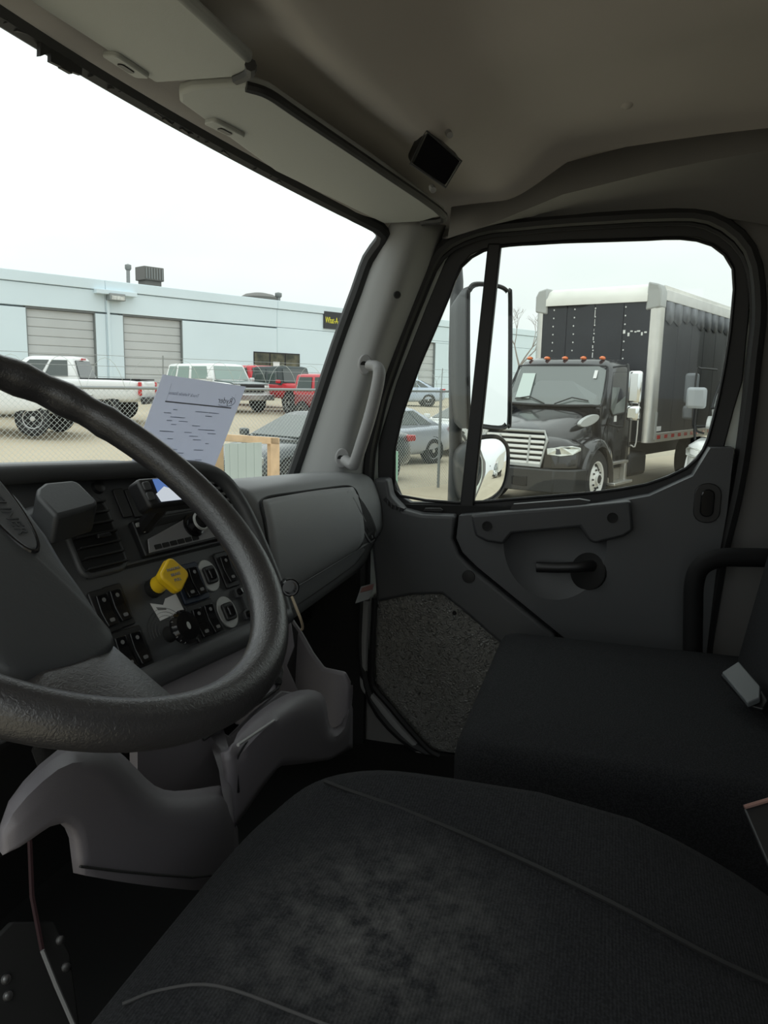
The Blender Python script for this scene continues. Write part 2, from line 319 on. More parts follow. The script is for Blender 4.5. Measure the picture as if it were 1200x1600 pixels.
# grab handle on the pillar
gh = thing('grab_handle', 'grey plastic grab handle screwed to the passenger side windshield pillar', 'handle', onX(537, 716, .80))
gpts = [onX(577, 571, .802), onX(590, 574, .788), onX(592, 590, .775), onX(581, 640, .772), onX(566, 690, .772), onX(555, 722, .778), onX(550, 726, .785), onX(539, 719, .803)]
MB().tube(catmull(gpts, 6), .0135, 10, flat=1.15).build('grip', M['trimgrey'], gh)
for a, b in ((570, 570), (534, 716)):
    c = onX(a, b, .808); f = Fr(c, (0, 1, 0), (0, .35, 1)); e = MB().plate(Fr(c, (.44, -.9, 0), (0, .25, 1)), oval(.034, .05), -.012, .010).build('mount', M['trimgrey'], gh, bevel=.003)
    MB().lathe([(.0085, 0), (.0085, .0115), (.001, .0115)], c+V((-.0005, .004, .0)), (-.9, -.44, .0), 12).build('screw', M['deep'], e)

# ------------------------------------------------------------------ passenger door
dr = room('door_1', (.92, .1, 1.06))
MB().ring(at_x(radial([(DC[0]+(y-DC[0])*.99, DC[1]+(z-DC[1])*.99) for y, z in Wr], DC, N), .95), at_x(Br, .95), (.02, 0, 0)).build('door_frame', M['paint'], dr)
MB().ring(at_x([(DC[0]+(y-DC[0])*1.0, DC[1]+(z-DC[1])*1.0) for y, z in Br], .935), at_x(Gr, .94), (.025, 0, 0)).build('window_frame', M['gloss'] if 0 else M['rubber'], dr, bevel=.003)
wall(MB().prism(at_x([(DC[0]+(y-DC[0])*1.02, DC[1]+(z-DC[1])*1.02) for y, z in Gr], .947), (.004, 0, 0)).build('window_2', glass('door_glass', (.96, .985, .97), .02), smooth=0))
MB().tube(catmull(at_x([(DC[0]+(y-DC[0])*.995, DC[1]+(z-DC[1])*.995) for y, z in Gr[::2]], .938), 2, True), .004, 6, True).build('glass_run', M['black'], dr)
MB().prism([onX(a, b, .93) for a, b in ((762, 380), (783, 380), (739, 800), (717, 800))], (.022, 0, 0)).build('vent_bar', M['rubber'], dr, bevel=.004)
MB().prism([V((.93, y, z)) for y, z in radial(Wp, DC, 60) if True], (.02, 0, 0)) if 0 else None
# inner skin behind the trim, below the glass
bk = [(-.27, 1.07), (.34, 1.07), (.52, 1.2), (.56, 1.35), (.565, 1.5), (.57, 1.75), (.5, 1.74), (0, 1.76), (-.22, 1.85), (-.29, 1.85)]
MB().prism([V((.925, y, z)) for y, z in bk], (.02, 0, 0)).build('inner_skin', M['deep'], dr)
XF = .882
frontp = [(583, 748), (605, 748), (610, 776), (630, 797), (658, 804), (711, 806), (707, 842), (717, 867), (741, 891), (868, 994), (880, 1075), (838, 1055), (795, 1018), (725, 957), (690, 929), (640, 931), (588, 942), (585, 900), (580, 850), (578, 800)]
MB().prism([onX(a, b, XF) for a, b in frontp], (.05, 0, 0)).build('front_trim', M['door'], dr, bevel=.009, seg=3)
mainp = [(717, 806), (713, 841), (723, 863), (746, 886), (876, 992), (960, 1062), (1010, 1120), (1090, 1120), (1104, 1020), (1118, 900), (1136, 800), (1147, 700), (1110, 700), (1083, 744), (1015, 775), (930, 790), (800, 800)]
mp_ = MB().prism([onX(a, b, XF) for a, b in mainp], (.055, 0, 0)).build('main_trim', M['door'], dr)
bc = onX(866, 850, XF); cutm = MB().ball(bc+V((-.045, 0, 0)), (.082, .148, .168), 56); cut(mp_, cutm)
q = mp_.modifiers.new('b', 'BEVEL'); q.width = .006; q.segments = 3; q.limit_method = 'ANGLE'; q.angle_limit = math.radians(50)
pullp = [(735, 805), (800, 799), (905, 791), (986, 783), (990, 829), (975, 839), (930, 850), (920, 846), (906, 824), (850, 830), (800, 834), (786, 851), (760, 847), (742, 838)]
pu = MB().prism([onX(a, b, XF-.024) for a, b in pullp], (.03, 0, 0)).build('armrest_pull', M['doordk'], dr, bevel=.007, seg=3)
for a, b in ((761, 822), (957, 809)):
    MB().lathe([(.0125, 0), (.0125, .002), (.009, .0015), (.008, -.006), (.001, -.006)], onX(a, b, XF-.0245), (-1, 0, 0), 16).build('screw', M['deep'], pu)
MB().prism([onX(a, b, XF+.004) for a, b in ((796, 797), (802, 788), (905, 780), (922, 783), (915, 789), (850, 793))], (.02, 0, 0)).build('pocket', M['black'], dr)
cq = onX(919, 893, XF+.012); ey, ez = (cq.y-bc.y)/.148, (cq.z-bc.z)/.168; ex_ = math.sqrt(max(.05, 1-ey*ey-ez*ez))
cn = V((ex_/.082, ey/.148, ez/.168)).normalized(); cq.x = XF-.045+.082*ex_
cav = MB().lathe([(.046, -.006), (.046, .004), (.043, .006), (.001, .006)], cq, -cn, 26).build('handle_cavity', M['deep'], dr)
MB().tube(catmull([onX(838, 886, XF-.014), onX(870, 887, XF-.016), onX(905, 886, XF-.012), onX(925, 884, XF+.006), onX(930, 890, XF+.026)], 4), [.0135]*17, 10, flat=.8).build('door_handle', M['black'], dr, bevel=.001)
lk = MB().plate(Fr(onX(1105, 786, XF-.001), (0, -1, 0), (0, 0, 1)), rrect(.058, .092, .026), -.001, .004).build('lock_bezel', M['black'], dr, bevel=.002)
MB().plate(Fr(onX(1105, 786, XF-.004), (0, -1, 0), (0, 0, 1)), rrect(.03, .064, .014), 0, .006).build('lock_lever', M['gloss'], lk, bevel=.003)
MB().lathe([(.017, 0), (.016, .003), (.001, .004)], onX(732, 901, XF), (-1, 0, 0), 18).build('plug', M['black'], dr)
vt = MB().prism([onX(a, b, XF-.001) for a, b in ((598, 781), (603, 777), (612, 788), (632, 795), (630, 799), (612, 795))], (.02, 0, 0)).build('defroster_vent', M['black'], dr, bevel=.001)
for k in range(4):
    a = onX(606+6*k, 786+3.2*k, XF-.003); MB().box(a, (.006, .003, .012)).build('vane', M['doordk'], vt)
MB().prism([onX(a, b, XF+.02) for a, b in ((661, 799), (664, 794), (688, 794), (692, 797), (689, 800))], (.006, 0, 0)).build('clip', M['black'], dr, bevel=.001)
kp = MB().prism([onX(a, b, .908) for a, b in ((583, 930), (640, 912), (700, 908), (770, 960), (850, 1050), (810, 1190), (740, 1180), (657, 1172), (588, 1092))], (.015, 0, 0)).build('kick_panel', M['pebble'], dr, bevel=.003)
for a, b in ((588, 946), (710, 958), (588, 1075), (652, 1160)):
    MB().lathe([(.006, 0), (.004, .003), (.001, .003)], onX(a, b, .907), (-1, 0, 0), 10).build('screw', M['deep'], kp)
hdl = [(690, 372), (760, 352), (900, 340), (1040, 332), (1120, 338), (1200, 352), (1290, 366)]; hdu = [(700, 371), (765, 350), (880, 303), (1030, 266), (1110, 250), (1200, 235), (1290, 216)]
tr8 = [[onX(a, b, .90), onX((a+c)/2, (b+d)/2, .885), onX(c, d, .79), onX(c, d, .79)+V((.03, 0, .07))] for (a, b), (c, d) in zip(hdl, hdu)]
tr8.append([V((p.x, -.615, p.z+.004)) for p in tr8[-1]])
wall(MB().loft(tr8, False, False).build('trim_8', wallm_in, smooth=60, solid=.006))
# light sill edge of the door opening
se = [onX(a, b, .90) for a, b in ((572, 938), (569, 1000), (568, 1062), (574, 1080), (594, 1103), (625, 1140), (655, 1172), (672, 1182))]
wall(MB().tube(catmull(se, 4), .0085, 8, flat=1.4).build('trim_6', M['trimgrey']))
se2 = [p+V((-.012, -.028, .012)) for p in se]
wall(MB().tube(catmull(se2, 4), .008, 6).build('trim_7', M['rubber']))

# ------------------------------------------------------------------ sun visors
def visor(poly, A, B, C, label, clip_px):
    n = (B-A).cross(C-A).normalized(); n = n if n.z < 0 else -n
    P = [onp(a, b, A, n) for a, b in poly]
    v = thing('sun_visor', label, 'sun visor', sum(P, V())/len(P), 'sun visors')
    MB().prism(P, -n*.018).build('visor_board', M['visor'], v, bevel=.006, seg=3)
    # rolled rear edge with dark shadow piping
    MB().tube(catmull([p+n*.001 for p in P[-PIPE[0]:]], 4), .008, 8).build('piping', M['rubber'], v)
    c = onp(clip_px[0], clip_px[1], A, n); ex = (P[1]-P[0]).normalized()
    cl = MB().plate(Fr(c+n*.003, ex, n.cross(ex)), rrect(.07, .03, .008), -.004, .004).build('clip', M['visor'], v, bevel=.002)
    MB().plate(Fr(c+n*.008, ex, n.cross(ex)), rrect(.026, .012, .004), -.001, .001).build('slot', M['black'], cl)
    return v
A = onY(280, 152, .665); B = onY(600, 346, .52); C_ = onY(690, 335, .37)
PIPE = [6]
visor([(600, 350), (430, 268), (280, 160), (279, 146), (300, 139), (385, 134), (420, 146), (470, 180), (600, 268), (694, 336), (660, 347)], A, B, C_, 'grey sun visor along the header in front of passenger seat', (352, 198))
A2 = onY(245, 130, .69); B2 = onY(60, 12, .73); C2 = onY(385, 112, .50)
PIPE = [3]
visor([(244, 131), (140, 62), (30, -8), (-60, -70), (120, -130), (180, -95), (392, 100), (390, 112), (370, 122)], A2, B2, C2, 'grey sun visor above driver with dark piped rear edge', (198, 98))

# ------------------------------------------------------------------ camera monitor and pins on the headliner
mo = thing('overhead_monitor', 'small black square monitor hung from the headliner over passenger side', 'monitor', dep(680, 247, 1.44))
mP = [(665, 202), (722, 252), (697, 294), (640, 256)]
o = dep(680, 247, 1.40); nn = (CAM-o).normalized()*.75+V((0, -.3, -.5)).normalized()*.45; nn.normalize()
fr = [onp(a, b, o, nn) for a, b in mP]; fr = [sum(fr, V())/4+(p-sum(fr, V())/4)*1.0 for p in fr]
MB().prism(fr, -nn*.035).build('case', M['black'], mo, bevel=.008, seg=3)
cc = sum(fr, V())/4
MB().prism([cc+(p-cc)*.86+nn*.0005 for p in fr], nn*.0008).build('screen', M['gloss'], mo)
MB().tube([p+nn*.0 for p in [cc+(q-cc)*.97 for q in fr]], .0022, 6, True).build('bezel', M['panel'], mo)
mk = .05
while mk < .3 and (cc-nn*mk).z < roof((cc-nn*mk).x, (cc-nn*mk).y): mk += .004
MB().tube([cc-nn*.03, cc-nn*mk], .012, 8).build('mount_arm', M['black'], mo)
for a, b in ((704, 213), (678, 299)):
    p = onp(a, b, o, nn); MB().tube([p-nn*.02, p-nn*.005], .006, 8).build('knob', M['trimgrey'], mo)
pn = V((.42, -.05, 0)); pn.z = roof(pn.x, pn.y)
d = onZ(980, 146, 2.62); d.z = roof(d.x, d.y)
props(MB().lathe([(.014, .0), (.014, -.004), (.009, -.010), (.001, -.012)], d+V((0, 0, .002)), (0, 0, 1), 14).build('headliner_pin', M['head']), 'small round pin holding up the middle of the headliner', 'pin')
# ------------------------------------------------------------------ dashboard
e1 = V((.974, -.225, 0)).normalized(); hh = V((.225, .974, 0)).normalized(); TAU = math.radians(28)
PF = Fr((-.064, .639, 1.817), e1, hh*math.sin(TAU)+V((0, 0, 1))*math.cos(TAU))   # switch panel frame, z towards the driver
def pp(x, y, c=0): return onp(x, y, PF.o+PF.z*c, PF.z)
def pab(x, y): d = pp(x, y)-PF.o; return d.dot(PF.x), d.dot(PF.y)
da = thing('dashboard', 'dark grey dashboard with wraparound switch panel and passenger glove box', 'dashboard', (.2, .75, 1.3))
prof = [(1.06, 1.80), (.80, 1.855), (.66, 1.872), (.60, 1.868), (.572, 1.850), (.556, 1.815), (.546, 1.76), (.543, 1.71), (.552, 1.678), (.563, 1.665), (.568, 1.648), (.580, 1.612), (.600, 1.575), (.64, 1.55), (.80, 1.545)]
PR = catmull([V((0, a, b)) for a, b in prof], 5)
def dsurf(x, t, off=0):
    def base(t):
        k = max(0, min(.9999, t))*(len(PR)-1); i = int(k); f = k-i; return PR[i]*(1-f)+PR[min(i+1, len(PR)-1)]*f
    p = base(t); dt = base(min(1, t+.01))-base(max(0, t-.01)); n = V((0, dt.z, -dt.y)).normalized()
    if n.y > 0 and t > .3: n = -n
    if t <= .3 and n.z < 0: n = -n
    y, z = p.y+n.y*off, p.z+n.z*off
    w = sm(1.6, 1.85, z)
    z -= .075*(x-.2)*w
    e = max(0, (x-.74)/.15); y += .075*e**2.2*sm(.55, .62, 1.1-y) + .02*max(0, .35-x) + 1.3*max(0, .188-x)
    return V((x, y, z))
def patch(x0, x1, t0, t1, off, r=.15, nu=18, nv=14, back=None):
    """rounded-corner patch riding on the dashboard surface"""
    def fn(u, v):
        # squircle-ish corners
        uu, vv = 2*u-1, 2*v-1; k = 1-r*(uu*uu*vv*vv)
        return dsurf((x0+x1)/2+(x1-x0)/2*uu*k, (t0+t1)/2+(t1-t0)/2*vv*k, off)
    return MB().grid(fn, nu, nv)
MB().grid(lambda u, v: dsurf(.11+.775*u, v), 60, 60).build('dash_shell', M['dash'], da, smooth=50, solid=.006)
patch(.188, .717, .276, .634, .0022, .05).build('lid_gap', M['deep'], da, solid=.001)
def spl0(t, e=9): c, s = math.cos(t), math.sin(t); return math.copysign(abs(c)**(2/e), c), math.copysign(abs(s)**(2/e), s)
gd = patch(.192, .705, .292, .618, .005, .05).build('glove_box_lid', M['dash_door'], da, smooth=60, solid=.004)
lo = []
for k in range(64):
    a = 2*math.pi*k/64; u, v = spl0(a); lo.append(dsurf(.4485+.2605*u, .455+.168*v, .005))
MB().tube(lo, .0026, 5, True).build('lid_joint', M['deep'], da)
# ledge groove and lower lid line
lw = patch(.192, .80, .665, .80, .0008).build('lower_gap', M['deep'], da, solid=.0008)
patch(.195, .797, .672, .793, .004).build('lower_lid', M['dash'], da, smooth=60, solid=.004)
MB().tube([dsurf(.19+.66*k/20, .635, .004) for k in range(21)], .006, 8).build('ledge', M['dash'], da)
# side demister vent at the passenger end
DG = [(x, t, dsurf(x, t, .003)) for x in [.60+.29*i/70 for i in range(71)] for t in [.2+.5*k/110 for k in range(111)]]
DGP = [proj(p) for _, _, p in DG]
def dinv(px, py, off=.003):
    i = min(range(len(DG)), key=lambda i: (DGP[i][0]-px)**2+(DGP[i][1]-py)**2); return dsurf(DG[i][0], DG[i][1], off)
vc = [(541, 774), (547, 769), (562, 780), (577, 803), (586, 826), (589, 846), (582, 852), (572, 838), (556, 806)]
vcp = [dinv(a, b) for a, b in vc]; vcc = sum(vcp, V())/len(vcp)
vm = (sum(a for a, b in vc)/9, sum(b for a, b in vc)/9)
v0 = MB().loft([[dinv(vm[0]+(a-vm[0])*s, vm[1]+(b-vm[1])*s, .0055) for a, b in vc] for s in (1, .7, .4, .1)], True, True).build('side_vent', M['deep'], da)
MB().tube(catmull([dinv(a, b, .006) for a, b in ((549, 779), (564, 806), (580, 840))], 4), .0022, 6).build('vane', M['trimgrey'], v0)
MB().tube(catmull(vcp, 3, True), .004, 6, True).build('vent_rim', M['dash'], v0)
# warning sticker below the dash end
st = onY(572, 927, .60); sf = onp
MB().prism([onp(a, b, V((.74, .585, 1.60)), V((-.2, -.8, .55))) for a, b in ((555, 943), (564, 917), (586, 911), (577, 936))], (0, .0, .0006)).build('warning_sticker', M['print'], da, smooth=0)['label'] = 'small pale warning sticker'
MB().prism([onp(a, b, V((.74, .585, 1.602)), V((-.2, -.8, .55))) for a, b in ((563, 926), (565, 919), (584, 913), (582, 921))], (0, .0, .001)).build('sticker_band', mat('sticker_red', (.14, .05, .04), .6), da, smooth=0)
# switch panel: face, hood and lower lip
face = [(-.60, .13), (-.1, .125), (.10, .105), (.20, .098), (.245, .075), (.268, .02), (.262, -.09), (.255, -.185), (.15, -.187), (-.10, -.187), (-.60, -.187)]
MB().plate(PF, face, -.03, 0).build('panel_face', M['panel'], da, bevel=.002)
rimp = [pp(a, b, .02) for a, b in ((-60, 746), (0, 742), (100, 738), (200, 734), (270, 731), (318, 735), (350, 752), (380, 795), (410, 860), (434, 920), (446, 962))]
rim = catmull(rimp, 5)
MB().tube(rim, .013, 10).build('panel_rim', M['panel'], da)
rings = []
for i, p in enumerate(rim):
    k = 1-sm(.55, .72, i/(len(rim)-1))*.75
    rings.append([p+PF.z*.008, p+hh*.02*k+V((0, 0, .004)), p+hh*.16*k, p+hh*(.05+.25*k)-V((0, 0, .06*k+.01))])
MB().loft(rings, False, False).build('panel_hood', M['dash'], da, smooth=60, solid=.004)
rings = [[p+PF.z*.004-e1*0, p-PF.z*.03] for p in rim]
MB().loft(rings, False, False).build('hood_inner', M['black'], da, smooth=60, solid=.004)
lip = [pp(a, b, .018) for a, b in ((446, 962), (420, 975), (385, 992), (300, 1030), (220, 1066), (150, 1095), (60, 1130))]
lipc = catmull(lip, 4)
MB().tube(lipc, .017, 10).build('panel_lip', M['panel'], da)
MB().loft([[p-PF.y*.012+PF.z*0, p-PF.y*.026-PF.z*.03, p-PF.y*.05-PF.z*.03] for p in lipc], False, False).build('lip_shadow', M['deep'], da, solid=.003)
MB().box((.082, -.031, 0), (.36, .003, .002), PF).build('panel_seam', M['deep'], da)
MB().plate(PF, [(-.09, -.029), (.25, -.029), (.25, -.0245), (-.09, -.0245)], 0, .0035).build('panel_step', M['panel'], da, bevel=.001)
# left round vent with box-shaped device
def rvent(name, cx, cy, w, h, par):
    o = MB().plate(Fr(PF(cx, cy), PF.x, PF.y), rrect(w, h, .018), -.012, .006).build(name, M['panel'], par, bevel=.003)
    MB().plate(Fr(PF(cx, cy), PF.x, PF.y), rrect(w*.86, h*.88, .014), .003, .0065).build('vent_mouth', M['deep'], o)
    for k in range(7):
        y = cy-h*.40+h*.8*k/6; MB().box((cx, y, .009), (w*.84, .0025, .012), Fr(PF(0, 0), PF.x, PF.y)).build('vane', M['black'], o, bevel=.0006)
    MB().box((cx+.006, cy-.005, .017), (.022, .006, .006), PF).build('vent_tab', M['black'], o, bevel=.0015)
    return o
rvent('left_vent', -.066, .022, .082, .112, da).name = 'air_vent'
ov = MB().plate(Fr(PF(.205, .048), PF.x, PF.y), [(a*1, b) for a, b in oval(.075, .088, 28)], -.01, .008).build('air_vent', M['dash'], da, bevel=.003)
MB().plate(Fr(PF(.205, .048), PF.x, PF.y), oval(.066, .078, 28), .002, .0086).build('vent_mouth', M['deep'], ov)
for k in range(7):
    y = -.033+.011*k; w = .066*math.sqrt(max(0, 1-(y/.039)**2)); MB().box((.205, .048+y, .010), (w, .0045, .009), PF).build('vane', M['dash'], ov, bevel=.001)
# slots left of the small monitor
for k in range(2):
    a, b = pab(190+18*k, 787); MB().plate(Fr(PF(a, b), PF.x, PF.y), rrect(.018, .045, .003), 0, .004).build('blank_switch', M['black'], da, bevel=.001)
a, b = pab(152, 762); MB().lathe([(.010, 0), (.009, .006), (.001, .008)], PF(a, b), PF.z, 14).build('light_sensor', M['black'], da)
# radio
ra = MB().plate(Fr(PF(.092, .0035), PF.x, PF.y), rrect(.182, .056, .004), 0, .012).build('radio', M['black'], da, bevel=.002)
rf = Fr(PF(.092, .0035, .012), PF.x, PF.y)
MB().plate(rf, [(-.085, -.024), (.09, -.024), (.09, .018), (.02, .018), (-.078, -.004)], 0, .002).build('face_plate', mat('radio_face', (.24, .24, .25), .2, coat=.6), ra, bevel=.0008)
MB().plate(rf, [(-.08, .012), (.088, .018), (.088, .024), (-.08, .024)], 0, .0015).build('cd_slot', M['deep'], ra)
KA, KB = pab(298, 833)[0]-.092-.004, .002
for k in range(6):
    MB().plate(Fr(rf(-.066+.0155*k, -.018, .002), PF.x, PF.y), rrect(.0125, .007, .001), 0, .0015).build('preset_button', M['deep'], ra)
for a, b in ((-.083, .020), (-.074, .010)): MB().plate(Fr(rf(a, b), PF.x, PF.y), rrect(.010, .006, .001), 0, .003).build('button', M['ring'], ra)
for k in range(4): MB().plate(Fr(rf(.075+.004*(k % 2), .013-.010*k, .002), PF.x, PF.y), rrect(.018, .004, .001), 0, .002).build('side_button', M['ring'], ra)
kn = MB().lathe([(.019, 0), (.019, .003), (.015, .004), (.0145, .018), (.012, .020), (.001, .0195)], rf(KA, KB, .002), PF.z, 24).build('volume_knob', M['gloss'], ra)
MB().lathe([(.0155, .0185), (.0135, .0206), (.012, .0206)], rf(KA, KB, .002), PF.z, 24, False).build('knob_ring', M['ring'], kn)
MB().box((.058, .023, .002), (.004, .002, .002), rf).build('indicator', mat('led', (.6, .1, .02), .4, emit=((1, .2, .05), 1.2)), ra)
# rocker switches
def rocker(x, y, blue=False, w=.024, h=.052):
    a, b = pab(x, y); f = Fr(PF(a, b), PF.x, PF.y)
    o = MB().plate(f, rrect(w+.008, h+.008, .004), 0, .005).build('rocker_switch', mat('switch_blue', (.012, .02, .04), .5) if blue else M['black'], da, bevel=.0015)
    MB().loft([[f(s*(w/2-.003), y_, z_) for s, z_ in ((-1, .004), (-1, zz), (1, zz), (1, .004))] for y_, zz in ((-h/2+.004, .011), (-h/4, .0095), (0, .0072), (h/4, .0082), (h/2-.004, .0095))]).build('rocker', M['gloss'], o, bevel=.001)
    MB().plate(Fr(f(0, h*.27, .0092), PF.x, PF.y), oval(.006, .006, 10), 0, .0004).build('symbol', M['print'], o)
    MB().plate(Fr(f(0, -h*.28, .0105), PF.x, PF.y), rrect(.008, .005, .002), 0, .0004).build('lens', M['print'], o)
    return o
for a in ((162, 956), (183, 948), (191, 1022), (214, 1014), (288, 914), (303, 910), (352, 891), (310, 975), (328, 968)): rocker(a[0], a[1], a[0] in (288, 303))
for x, y in ((325, 900), (354, 957)):
    a, b = pab(x, y); f = Fr(PF(a, b), PF.x, PF.y)
    o = MB().plate(f, oval(.040, .052, 28), 0, .003).build('oval_switch', M['ring'], da, bevel=.001)
    MB().plate(f, rrect(.023, .028, .005), .002, .009).build('switch_body', M['black'], o, bevel=.002)
    MB().plate(f, rrect(.013, .018, .004), .008, .013).build('button', M['gloss'], o, bevel=.002)
a, b = pab(380, 943); f = Fr(PF(a, b), PF.x, PF.y)
o = MB().plate(f, [(-.012, -.026), (.02, -.026), (.02, .026), (-.012, .026), (-.012, .012), (-.002, .01), (-.002, -.01), (-.012, -.012)], 0, .006).build('bracket', M['panel'], da, bevel=.001)
for s in (-1, 1): MB().lathe([(.006, 0), (.005, .004), (.001, .005)], f(-.004, .019*s, .006), PF.z, 12).build('screw', M['gloss'], o)
# fan dial with printed arcs
f = Fr(PF(*pab(262, 985)), PF.x, PF.y)
for k in range(4):
    r = .016+.0055*k
    MB().tube([f(r*math.cos(math.radians(t)), r*math.sin(math.radians(t))*1.0, .0003) for t in range(10, 200, 12)], .0009, 4, flat=.3).build('dial_print', M['print'], da)
MB().lathe([(.012, 0), (.010, .006), (.009, .028)], f(.0, -.006, 0), PF.z, 16).build('dial_shaft', M['deep'], da)
dk = MB().lathe([(.010, .026), (.0235, .030), (.0245, .036), (.020, .041), (.001, .042)], f(.0, -.006, 0), PF.z, 28).build('dial_knob', M['gloss'], da)
MB().plate(Fr(f(0, -.006, .0421), PF.x, PF.y), oval(.006, .011, 12), 0, .0006).build('dial_mark', M['ring'], dk)
for k in range(9):
    t = math.radians(95+18*k); MB().box((.0238*math.cos(t), -.006+.0238*math.sin(t), .036), (.0009, .0018, .003), f).build('tick', M['print'], dk)
# torn white label and yellow brake knob
f = Fr(PF(*pab(262, 950)), PF.x, PF.y)
MB().plate(f, [(-.027, .014), (-.006, .006), (.002, .014), (.024, .016), (.027, -.010), (-.022, -.014)], 0, .0006).build('white_label', M['white'], da)
MB().plate(f, [(-.020, .006), (-.004, .001), (-.004, -.002), (-.018, .001)], .0006, .001).build('label_stain', M['print'], da)
f = Fr(PF(*pab(238, 920)), PF.x, PF.y); f2 = Fr(f(0, 0, 0), PF.x, PF.y)
MB().lathe([(.014, 0), (.014, .012), (.010, .013)], f(0, 0, 0), PF.z, 14).build('valve_collar', M['deep'], da)
yb = MB().lathe([(.0125, .012), (.0125, .016), (.0118, .017), (.013, .030), (.012, .042)], f(0, 0, 0), PF.z+PF.y*.1, 18).build('brake_valve_knob', M['yellow'], da); yb['label'] = 'yellow push-pull parking brake knob'
ff = Fr(f(.0, .003, .047), PF.x*.8+PF.y*.6, PF.y*.8-PF.x*.6)
MB().plate(ff, rrect(.040, .040, .009, 5), -.008, .006).build('knob_head', M['yellow'], yb, bevel=.003)
ff2 = Fr(ff(0, 0, .0066), PF.x, PF.y)
for b, tx in ((.008, 'PARKING'), (.0, 'BRAKE'), (-.008, 'PULL')): textmesh('lettering', tx, .006, Fr(ff2(0, b, 0), PF.x, PF.y), M['ink'], yb, .0003)
# 12 V socket at the panel corner with hanging cord, screw on the flank
so = MB().lathe([(.014, -.02), (.014, .004), (.012, .006), (.010, .006), (.009, -.012), (.001, -.012)], dep(453, 918, 1.18), V((-.85, -.5, .15)), 20).build('power_socket', M['gloss'], da); so['label'] = 'round black power socket'
MB().lathe([(.006, 0), (.005, .002), (.001, .002)], pp(388, 829, .034), PF.z, 12).build('screw', M['deep'], da)
cdn = catmull([dep(456, 932, 1.17), dep(463, 950, 1.165), dep(470, 968, 1.17), dep(473, 980, 1.19), dep(471, 984, 1.2)], 5)
props(MB().tube(cdn, .0022, 6).build('cord', M['cable']), 'thin tan cord dangling from the socket beside the glove box', 'cord')
# lower bezel (light grey, under the lip) with ash cup notch
LF = Fr(onp(320, 1060, PF.o-PF.y*.20+PF.z*.02, (PF.z+V((0, 0, .9))).normalized()), e1, (hh*.75+V((0, 0, .5))).normalized())
def lp(x, y, c=0): return onp(x, y, LF.o+LF.z*c, LF.z)
MB().prism([lp(a, b) for a, b in ((200, 1092), (300, 1046), (390, 1000), (425, 1010), (440, 1048), (432, 1080), (318, 1155), (200, 1170), (120, 1150))], -LF.z*.01).build('lower_bezel', M['lower'], da, bevel=.003)
MB().prism([lp(a, b, .0012) for a, b in ((332, 1080), (342, 1066), (362, 1058), (375, 1060), (380, 1070))], -LF.z*.001).build('ash_notch', M['deep'], da)
MB().tube([lp(a, b, .002) for a, b in ((318, 1156), (434, 1076), (441, 1050), (428, 1012))], .0022, 6).build('bezel_seam', M['deep'], da)
sc = MB().lathe([(.0085, 0), (.0075, .004), (.001, .004)], lp(432, 1065, .002), LF.z, 14).build('screw', M['gloss'], da)
# dark body under the dash to the firewall
MB().box((.12, .86, 1.50), (1.5, .26, .16)).build('heater_box', M['deep'], da, bevel=.01)
for k in range(5):
    MB().box((.45, .73, 1.53-.035*k), (.34, .02, .012)).build('louvre', M['black'], da, bevel=.002)
MB().box((.45, .745, 1.45), (.42, .02, .24)).build('duct_cover', M['deep'], da, bevel=.004)

# ------------------------------------------------------------------ organizer below the panel
og = thing('storage_organizer', 'purple grey plastic storage organizer with two open pockets under dash', 'organizer', (-.1, .5, 1.42))
YA = .415
def oy(x, y, k=YA): return onY(x, y, k)
def curvedplate(top, bot, y0, bulge, name, m, par, th=.012, n=24):
    """vertical wall between an upper and a lower pixel edge, bowed towards the seat"""
    rows = []
    T = catmull([V((a, b, 0)) for a, b in top], 6); 
    def samp(L, t):
        k = t*(len(L)-1); i = min(int(k), len(L)-2); return L[i]*(1-(k-i))+L[i+1]*(k-i)
    B = [V((a, b, 0)) for a, b in bot]
    for i in range(n+1):
        t = i/n; p = samp(T, t); q = samp(B, t); col = []
        for j in range(9):
            s = j/8; x = p.x+(q.x-p.x)*s; y = p.y+(q.y-p.y)*s
            yy = y0-bulge*(1-(2*t-1)**4)+.045*(1-sm(0, .22, s))*(1-abs(2*t-1)**6)*.5
            col.append(onY(x, y, yy))
        rows.append(col)
    return MB().loft(rows, False, False).build(name, m, par, smooth=60, solid=th)
# right pocket
curvedplate([(352, 1176), (372, 1150), (400, 1122), (432, 1098), (462, 1084), (486, 1082), (502, 1092), (508, 1128), (516, 1142), (532, 1138), (543, 1118), (546, 1070)], [(362, 1290), (400, 1235), (430, 1196), (470, 1192), (510, 1186), (546, 1168)], .405, .012, 'front_wall', M['lower'], og)
MB().prism([oy(a, b, .395) for a, b in ((372, 1240), (372, 1180), (385, 1160), (432, 1128), (440, 1140), (428, 1190), (400, 1228))], (0, .002, 0)).build('slot_face', M['black'], og, bevel=.001)
MB().tube([oy(a, b, .390) for a, b in ((372, 1164), (428, 1126))], .0022, 6).build('slot_line', M['trimgrey'], og)
side = [V((.195, .40, 1.43)), onX(546, 1068, .195), onX(538, 1052, .195), onX(505, 1045, .20), onX(488, 1022, .205), onX(470, 990, .21), onX(455, 968, .21), V((.20, .62, 1.66)), V((.195, .62, 1.43))]
MB().prism(side, (.012, 0, 0)).build('side_wall', M['lower'], og, bevel=.005, seg=3)
MB().prism([oy(a, b, .50) for a, b in ((430, 985), (455, 970), (476, 1000), (500, 1046), (540, 1056), (546, 1180), (430, 1180))], (0, .01, 0)).build('back_wall', M['black'], og, bevel=.002)
